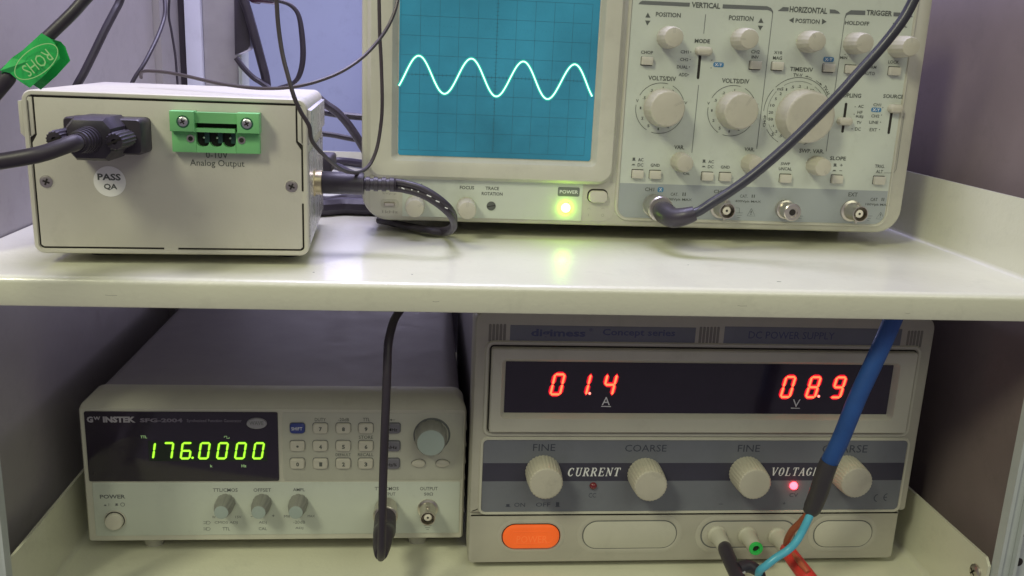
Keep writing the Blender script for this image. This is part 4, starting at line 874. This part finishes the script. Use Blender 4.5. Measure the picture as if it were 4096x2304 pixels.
# its cable
cb2 = thing('coaxial_cable', P3('I',930,1060,470), 'black coaxial cable plugged into the function generator and rising in front of it', 'cable', 'coaxial cables')
Xc, Zc = P('I',928,1070,466)
MB().lathe((Xc,479,Zc), [(5.6,0),(6.4,.4),(6.4,7),(7.0,7.4),(7.0,12),(6.4,12.6),(4.5,12.8)], n=60, flute=.025, nf=30).build('bayonet_collar', m_metal, cb2)
MB().tube([(Xc,468,Zc), (Xc,457,Zc-3), P3('I',912,1200,447), P3('I',900,1300,438), P3('I',893,1365,430)], [6.1,6.3,5.7,4.8,3.4], n=20, sub=5).build('elbow_boot', m_blackm, cb2)
MB().tube([P3('I',902,1260,440), P3('I',893,1350,432), P3('I',893,1388,424), P3('I',897,1350,417), P3('I',900,1250,414), P3('I',905,1000,412), P3('I',912,700,412), P3('I',925,350,412), P3('I',938,0,414), P3('p',1549,1464,416), P3('p',1553,1377,420), P3('p',1569,1302,426), P3('p',1589,1257,432), P3('p',1640,1190,440)], 2.1, n=16).build('cable', m_black, cb2)

# ================================================================ POWER SUPPLY
YU = 462.0
ps = thing('power_supply', (160, YU, -287), 'grey bench power supply with red digits 01.4 and 08.9 on the lower shelf', 'power supply')
px0 = at(1889,1700,YU)[0]; px1 = at(3672,1750,YU)[0]; pz1 = P('K',1000,95,YU)[1]+3.5; pzs = P('M',1000,720,YU)[1]; pz0 = P('L',1000,1268,YU)[1]
lx0_, lx1_ = at(1874,2150,YU)[0], P('M',1962,900,YU)[0]
uo = rrect(px0, px1, pzs, pz1, (1.5,2.5,8,8), 6)
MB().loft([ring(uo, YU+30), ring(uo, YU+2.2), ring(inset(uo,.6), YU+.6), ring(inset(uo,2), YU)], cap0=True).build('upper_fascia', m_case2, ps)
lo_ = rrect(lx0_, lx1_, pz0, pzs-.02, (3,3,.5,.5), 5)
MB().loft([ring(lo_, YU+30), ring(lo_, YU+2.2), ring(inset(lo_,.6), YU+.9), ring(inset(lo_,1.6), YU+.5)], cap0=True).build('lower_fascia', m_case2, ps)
MB().loft([ring(inset(rrect(px0,px1,pz0,pz1,(3,3,8,8),6),2.5), YU+300), ring(inset(rrect(px0,px1,pz0,pz1,(3,3,8,8),6),2.5), YU+28)], cap0=True).build('cover', m_fgtop, ps)
for X in (px0+20, px1-20):
    for yy in (YU+25, YU+270): MB().box(X-9, X+9, yy, yy+18, -287, pz0+1).build('foot', m_blackm, ps)
# vents
for xs_, c, ya, yb in (((252,287,323,359,396),'J',137,316),((2340,2375,2410,2445,2480,2514),'J',165,333),((2078,2108,2138,2170,2200),'K',192,350)):
    for x in xs_:
        X, za = P(c,x,ya,YU); _, zb_ = P(c,x,yb,YU)
        MB().prism(rrect(X-.75,X+.75,zb_,za,.7,3), YU-.06, YU+.3).build('vent_groove', mat('vent_shade', (.20,.19,.165), .6) if 'vent_shade' not in bpy.data.materials else bpy.data.materials['vent_shade'], ps, smooth=0)
ls1 = rc('J',450,148,'J',2275,325,YU); MB().prism(rrect(*ls1,.2,2), YU-.15, YU+.2, .05).build('name_strip', m_dblue, ps)
a = P('K',342,240,YU)[0]; b = P('K',2002,250,YU)[0]; z1_ = P('K',1200,166,YU)[1]; z0_ = P('K',1200,330,YU)[1]
MB().prism(rrect(a,b,z0_,z1_,.2,2), YU-.15, YU+.2, .05).build('name_strip', m_dblue, ps)
t = MB(); Yn = YU-.22
text(t,'digimess','J',655,190,1195,285,Yn,bold=.03); text(t,'Concept series','J',1365,190,2085,275,Yn,bold=.02); text(t,'\u00ae','J',1230,180,1270,215,Yn,bold=0)
text(t,'DC POWER SUPPLY','K',575,205,1380,272,Yn,bold=.0)
t.build('blue_lettering', m_bluetext, ps, smooth=0)
# display frame: groove, raised frame, sunken window
fL = P('J',232,800,YU)[0]; fR = P('K',2085,800,YU)[0]; fT = P('J',1500,360,YU)[1]; fB = P('J',1500,1208,YU)[1]
fo_ = rrect(fL, fR, fB, fT, 2.2, 5)
MB().loft([ring(inset(fo_,-2.6), YU-.05), ring(inset(fo_,-2.0), YU-1.1), ring(inset(fo_,-.6), YU-1.1), ring(fo_, YU-.05)], cap1=False).build('frame_moulding', m_case, ps)
MB().prism(inset(fo_,.05), YU-.07, YU+.5).build('frame_groove', m_dark, ps)
dL = P('J',396,760,YU-.3)[0]; dR = P('K',1903,700,YU-.3)[0]; dT = P('J',1500,520,YU-.3)[1]; dB = P('J',1500,1020,YU-.3)[1]
wo = rrect(dL, dR, dB, dT, .4, 5)
MB().loft([ring(inset(fo_,.8), YU-.05), ring(inset(fo_,.9), YU-3.2), ring(inset(fo_,1.6), YU-3.8), ring(inset(wo,-2.4), YU-3.8), ring(inset(wo,-1.9), YU-3.2), ring(wo, YU-.1)], cap1=False).build('display_frame', m_case, ps)
YW = YU-.35; pwn = MB().prism(inset(wo,-.05), YW, YW+1).build('display_window', m_smoke, ps)
def digits(c, chars, xr, yb, yt, w_, pitch_, dot, last):
    Y_ = YW-.2
    zb0 = P(c,xr[0],yb,Y_)[1]; h_ = P(c,xr[0],yt,Y_)[1]-zb0
    sl = 2.2
    pt = (P(c,xr[-1],yt,Y_)[0]-P(c,xr[0],yt,Y_)[0])/2
    x_r = P(c,xr[0],yt,Y_)[0]
    for i, ch in enumerate(chars):
        X = x_r-sl-w_+i*pt
        q = MB(); digit(q, ch, X, zb0, w_, h_, 1.12, sl, YW-.5, dep=.4); q.build('digit', m_red, pwn, smooth=0)
        q = MB(); digit(q, ch, X, zb0, w_, h_, 1.12, sl, YW-.10, grow=.95, dep=.05); q.build('digit_glow', m_redglow, pwn, smooth=0)
    X, Z = P(c,dot[0],dot[1],Y_); MB().lathe((X,YW-.05,Z), [(.72,0),(.72,.35),(.01,.4)], n=16).build('decimal_point', m_redpt, pwn)
digits('J','014',(1000,1259,1518),845,628,6.4,0,(1235,826),0)
digits('K','089',(1023,1260,1497),824,618,6.4,0,(1229,808),0)
t = MB(); text(t,'A','J',1357,862,1438,944,YW-.07,bold=.0); line(t,'J',[(1350,955),(1445,957)],YW-.07,.5); text(t,'V','K',985,838,1055,910,YW-.07,bold=.0); line(t,'K',[(968,919),(1053,921)],YW-.07,.45); t.build('white_lettering', m_white, pwn, smooth=0)
# control plate
cL = P('L',170,400,YU)[0]; cR = P('M',2008,400,YU)[0]; cT = P('L',1500,48,YU)[1]; cB = P('L',1500,752,YU)[1]
co = rrect(cL,cR,cB,cT,2.6,5)
MB().loft([ring(inset(co,-1.8), YU-.05), ring(inset(co,-1.3), YU-.9), ring(inset(co,-.2), YU-.9), ring(co, YU-.2)]).build('plate_rim', m_case, ps)
cpl = MB().prism(inset(co,.1), YU-.35, YU).build('control_plate', m_dblue, ps)
sT = P('L',1500,275,YU)[1]; sB = P('L',1500,452,YU)[1]
MB().box(cL+.15, cR-.15, YU-.42, YU-.3, sB, sT).build('dark_stripe', m_dstripe, ps, smooth=0)
t = MB(); Yc = YU-.42
for s_, c, a, b, cc, d in (('FINE','L',675,90,895,158),('COARSE','L',1587,97,1998,165),('FINE','M',473,93,680,157),('COARSE','M',1265,95,1687,165),('CC','L',1225,575,1297,620),('CV','M',955,545,1035,580),('ON','L',488,672,595,712),('OFF','L',703,670,845,710),('+','M',893,628,918,652)): text(t,s_,c,a,b,cc,d,Yc,bold=0)
outicon(t,'L',425,712,32,Yc,.85); outicon(t,'L',918,712,32,Yc,1.45); line(t,'M',[(293,647),(333,647)],Yc,.3)
XX, ZZ = P('M',1775,590,Yc); t.ribbon(circ(XX+.6,ZZ,2.3,14,100,260),.5,Yc); XX, ZZ = P('M',1865,583,Yc); t.ribbon(circ(XX+.6,ZZ,2.3,14,100,260),.5,Yc); t.ribbon([(XX-1.6,ZZ),(XX+.3,ZZ)],.5,Yc)
t.build('dark_lettering', m_dtext, ps, smooth=0)
# serif capitals for the two white words: stems, hairlines and slab serifs, slanted
def serif(mb, word, c, x0, y0, x1, y1, Y):
    a = P(c,x0,(y0+y1)/2,Y); b = P(c,x1,(y0+y1)/2,Y); zt_ = P(c,(x0+x1)/2,y0,Y)[1]; zb_ = P(c,(x0+x1)/2,y1,Y)[1]
    n = len(word); H = zt_-zb_; wd = (b[0]-a[0])/n; sl = H*.18; W_ = wd*.80; T_ = wd*.20; h_ = wd*.09
    kk = [0]
    def st(X, pts, w): mb.ribbon([(X+u*W_+sl*v-sl*.5, zb_+v*H) for u, v in pts], w, Y-.004*(kk[0] % 7)); kk[0] += 1
    def arcs(cx, cz, ru, rv, a0, a1, X, w, m_=14): st(X, [(cx+ru*math.cos(math.radians(a0+(a1-a0)*i/m_)), cz+rv*math.sin(math.radians(a0+(a1-a0)*i/m_))) for i in range(m_+1)], w)
    def foot(X, u, v, k=.24): st(X, [(u-k, v), (u+k, v)], h_)
    for i, ch in enumerate(word):
        X = a[0]+i*wd+wd*.08
        if ch == 'C' or ch == 'G':
            arcs(.5,.5,.42,.46,50,310,X,h_*1.3); arcs(.5,.5,.36,.38,115,245,X,T_); st(X,[(.80,.70),(.80,.96)],h_)
            if ch == 'G': st(X,[(.80,.10),(.80,.42)],T_*.9); foot(X,.80,.44,.2)
            else: st(X,[(.80,.14),(.80,.26)],h_)
        elif ch == 'U': st(X,[(.2,.97),(.2,.3)],T_); arcs(.5,.28,.3,.24,180,360,X,h_*1.6); st(X,[(.8,.97),(.8,.28)],h_*1.2); foot(X,.2,.97); foot(X,.8,.97,.18)
        elif ch == 'R': st(X,[(.22,.03),(.22,.97)],T_); arcs(.45,.74,.33,.23,-90,90,X,T_*.7); st(X,[(.2,.97),(.5,.97)],h_); st(X,[(.2,.5),(.5,.5)],h_); st(X,[(.5,.5),(.9,.03)],T_); foot(X,.22,.03); foot(X,.9,.03,.14); foot(X,.1,.97,.12)
        elif ch == 'E': st(X,[(.24,.03),(.24,.97)],T_); st(X,[(.05,.97),(.86,.97)],h_); st(X,[(.05,.03),(.88,.03)],h_); st(X,[(.24,.52),(.65,.52)],h_); st(X,[(.86,.98),(.86,.76)],h_); st(X,[(.88,.02),(.90,.26)],h_); st(X,[(.65,.40),(.65,.64)],h_)
        elif ch == 'N': st(X,[(.16,.03),(.16,.97)],h_); st(X,[(.14,.95),(.84,.05)],T_); st(X,[(.84,.03),(.84,.97)],h_); foot(X,.16,.03,.16); foot(X,.84,.97,.16); foot(X,.08,.97,.12)
        elif ch == 'T': st(X,[(.5,.03),(.5,.97)],T_); st(X,[(.06,.97),(.94,.97)],h_); st(X,[(.07,.98),(.05,.74)],h_); st(X,[(.93,.98),(.95,.74)],h_); foot(X,.5,.03)
        elif ch == 'V': st(X,[(.12,.97),(.5,.03)],T_); st(X,[(.5,.03),(.88,.97)],h_*1.2); foot(X,.12,.97,.2); foot(X,.88,.97,.16)
        elif ch == 'O': arcs(.5,.5,.42,.46,0,360,X,h_*1.2,24); arcs(.5,.5,.36,.36,125,235,X,T_); arcs(.5,.5,.36,.36,-55,55,X,T_)
        elif ch == 'L': st(X,[(.26,.03),(.26,.97)],T_); st(X,[(.05,.03),(.88,.03)],h_); st(X,[(.88,.02),(.90,.30)],h_); foot(X,.26,.97)
        elif ch == 'A': st(X,[(.12,.03),(.52,.97)],h_*1.2); st(X,[(.52,.97),(.88,.03)],T_); st(X,[(.26,.36),(.74,.36)],h_); foot(X,.12,.03,.16); foot(X,.88,.03,.2)
t = MB(); serif(t,'CURRENT','L',1015,325,1545,408,YU-.50); serif(t,'VOLTAGE','M',785,305,1238,382,YU-.50); t.build('white_lettering', m_white, ps, smooth=0)
for c, x, y in (('L',805,487),('L',1843,510),('M',635,465),('M',1588,451)): knob(ps,c,x,y,YU-.35,15.5,10.0,9.3,m=m_knob,flute=.026,nf=30,n=150,skirt=None,mark=None)
X, Z = P('L',1272,507,YU-1); MB().lathe((X,YU-.3,Z), [(2.1,0),(2.1,.6),(1.7,1.4),(.8,1.9)], n=24).build('current_led', m_ledoff, ps)
X, Z = P('M',997,478,YU-1); MB().lathe((X,YU-.3,Z), [(2.35,0),(2.3,.7),(1.9,1.5),(.9,2.1)], n=24).build('voltage_led', m_ledon, ps)
# lower row: capsules
def capsule(c, x0, y0, x1, y1, dout, m_, name, dy=0, rec=1.6, c2=None):
    a = P(c,x0,(y0+y1)/2,YU); b = P(c2 or c,x1,(y0+y1)/2,YU); z1_ = P(c,x0,y0,YU)[1]; z0_ = P(c,x0,y1,YU)[1]
    r = (z1_-z0_)/2*.96; ol = rrect(a[0],b[0],z0_,z1_,r,8)
    MB().loft([ring(inset(ol,-dout),YU+.45), ring(inset(ol,-dout*.5),YU+.05), ring(inset(ol,-.3),YU+.2), ring(ol,YU+.6)], cap1=False).build('capsule_rim', m_case2, ps)
    MB().prism(inset(ol,-.05), YU+.42, YU+.6).build('capsule_gap', m_dark if name == 'power_rocker' else m_printlt, ps)
    return ol
o1 = capsule('L',365,885,943,1132,2.6,None,'power_rocker')
i1 = inset(o1,.45); zc_ = sum(p[1] for p in i1)/len(i1)
rk = MB().loft([ring(i1,YU+.5), ring(inset(i1,.2),YU-.5), ring([(x, z-.25) for x, z in inset(i1,1.2)],YU-1.2), ring([(x, z-.2) for x, z in inset(i1,2.6)],YU-1.25)]).build('power_rocker', m_orange, ps)
t = MB(); t.loft([ring(inset(i1,3.3),YU-1.28), ring(inset(i1,3.55),YU-1.42), ring(inset(i1,3.9),YU-1.42), ring(inset(i1,4.1),YU-1.28)], cap1=False); t.build('moulded_border', bpy.data.materials.get('embossed_orange') or m_orange, rk)
t = MB(); text(t,'POWER','L',512,1000,815,1068,YU-1.4,bold=0); t.build('rocker_lettering', mat('embossed_orange', (.70,.17,.04), .4, emit=(1,.16,.03), es=.36), rk, smooth=0)
o2 = capsule('L',1165,855,2098,1132,3.2,None,'plate'); MB().prism(inset(o2,.5), YU-.1, YU+.5, .2).build('blank_plate', m_case, ps)
o4 = capsule('M',1182,805,1730,1055,3.2,None,'plate'); MB().prism(inset(o4,.5), YU-.1, YU+.5, .2).build('blank_plate', m_case, ps)
o3 = capsule('M',125,808,1010,1062,3.2,None,'plate'); MB().prism(inset(o3,.7), YU+.1, YU+.5, .2).build('terminal_plate', m_case2, ps)
TLEN = 14.5; tips = {}
for nm, x, y, col in (('black',118+240*.0+225,0,None),): pass
for key, (nx, ny) in dict(a=(365,700), b=(822,712), c=(1275,725)).items():
    X, Z = P('N',nx,ny,YU-TLEN); tips[key] = (X, Z)
    MB().lathe((X,YU+.1,Z), [(5.6,0),(5.6,1.0),(5.0,1.6),(4.8,2.0),(4.5,TLEN*.5),(3.9,TLEN-.6),(3.6,TLEN)], n=72, flute=.02, nf=36, cap=False).build('terminal_post', m_case, ps)
X, Z = tips['b']; jk = MB().lathe((X,YU,Z), [(3.9,TLEN-.6),(4.1,TLEN+.3),(3.8,TLEN+.9),(2.1,TLEN+.9),(1.9,TLEN-2),(.01,TLEN-2)], n=36, cap=False).build('green_jack', m_grnjack, ps)
MB().lathe((X,YU,Z), [(1.95,TLEN-.6),(.01,TLEN-.6)], n=24).build('jack_bore', m_dark, ps)

# ---------------- plugs and the blue lead
pb = thing('black_plug', (tips['a'][0], YU-TLEN, tips['a'][1]), 'black stackable banana plug in the left terminal of the power supply', 'plug', 'banana plugs')
a3 = (tips['a'][0], YU-TLEN-.2, tips['a'][1])
MB().tube([a3, P3('N',385,760,YU-20), P3('N',480,980,YU-33), P3('N',580,1180,YU-44), P3('N',660,1330,YU-50)], [3.9,4.1,4.0,4.0,3.8], n=20, sub=5).build('plug_body', m_blackm, pb)
MB().tube([P3('N',560,1010,YU-36), P3('N',690,970,YU-34), P3('N',800,1010,YU-35), P3('N',880,1080,YU-38), P3('N',900,1180,YU-42)], [3.6,3.6,3.4,2.9,2.6], n=16, sub=5).build('side_socket', m_blackm, pb)
q = MB(); q.box(0,0,0,0,0,0); a_ = P3('N',600,1085,YU-44); MB().tube([P3('N',590,1100,YU-43.5), P3('N',660,1060,YU-42)], .7, n=6).build('metal_clip', m_chrome, pb)
pr_ = thing('red_plug', (tips['c'][0], YU-TLEN, tips['c'][1]), 'red stackable banana plug hanging from the right terminal of the power supply', 'plug', 'banana plugs')
MB().tube([(tips['c'][0], YU-TLEN-.2, tips['c'][1]), P3('N',1300,760,YU-20), P3('N',1400,900,YU-28), P3('N',1560,1110,YU-38), P3('N',1680,1270,YU-44)], [3.7,4.3,4.6,4.8,4.9], n=20, sub=5).build('plug_body', m_redplug, pr_)
MB().tube([P3('N',1370,790,YU-28), P3('N',1480,930,YU-36), P3('N',1590,1060,YU-42)], [1.0,1.7,1.3], n=14, sub=5).build('plug_core', m_redplug2, pr_)
bc = thing('supply_lead', P3('M',1250,600,420), 'thick blue lead with black sleeve, brown and light blue wires, before the power supply', 'cable')
MB().tube([P3('p',3600,1205,408), P3('p',3566,1291,408), P3('p',3500,1440,408), P3('p',3430,1590,410), P3('p',3361,1760,413), P3('p',3310,1862,416)], 4.5, n=20).build('blue_jacket', m_bluecable, bc)
MB().tube([P3('p',3318,1846,415), P3('p',3300,1890,416), P3('p',3275,1970,419), P3('p',3250,2030,422), P3('p',3232,2052,423)], [4.65,4.85,4.9,4.7,3.3], n=20).build('black_sleeve', mat('grey_black_sleeve', (.05,.045,.05), .38), bc)
MB().tube([P3('N',1640,160,425), P3('N',1560,240,427), P3('N',1480,330,430), P3('N',1360,450,434), P3('N',1285,590,440), P3('N',1275,680,445)], 1.95, n=14).build('brown_wire', m_brown, bc)
MB().tube([P3('N',1640,170,421), P3('N',1575,320,420), P3('N',1500,470,420), P3('N',1410,620,419), P3('N',1290,740,419), P3('N',1120,850,418), P3('N',980,960,418), P3('N',880,1040,420), P3('N',860,1130,424)], 2.1, n=14).build('light_blue_wire', m_cyan, bc)

for o in bpy.data.objects:
    if '_o' in o: del o['_o']
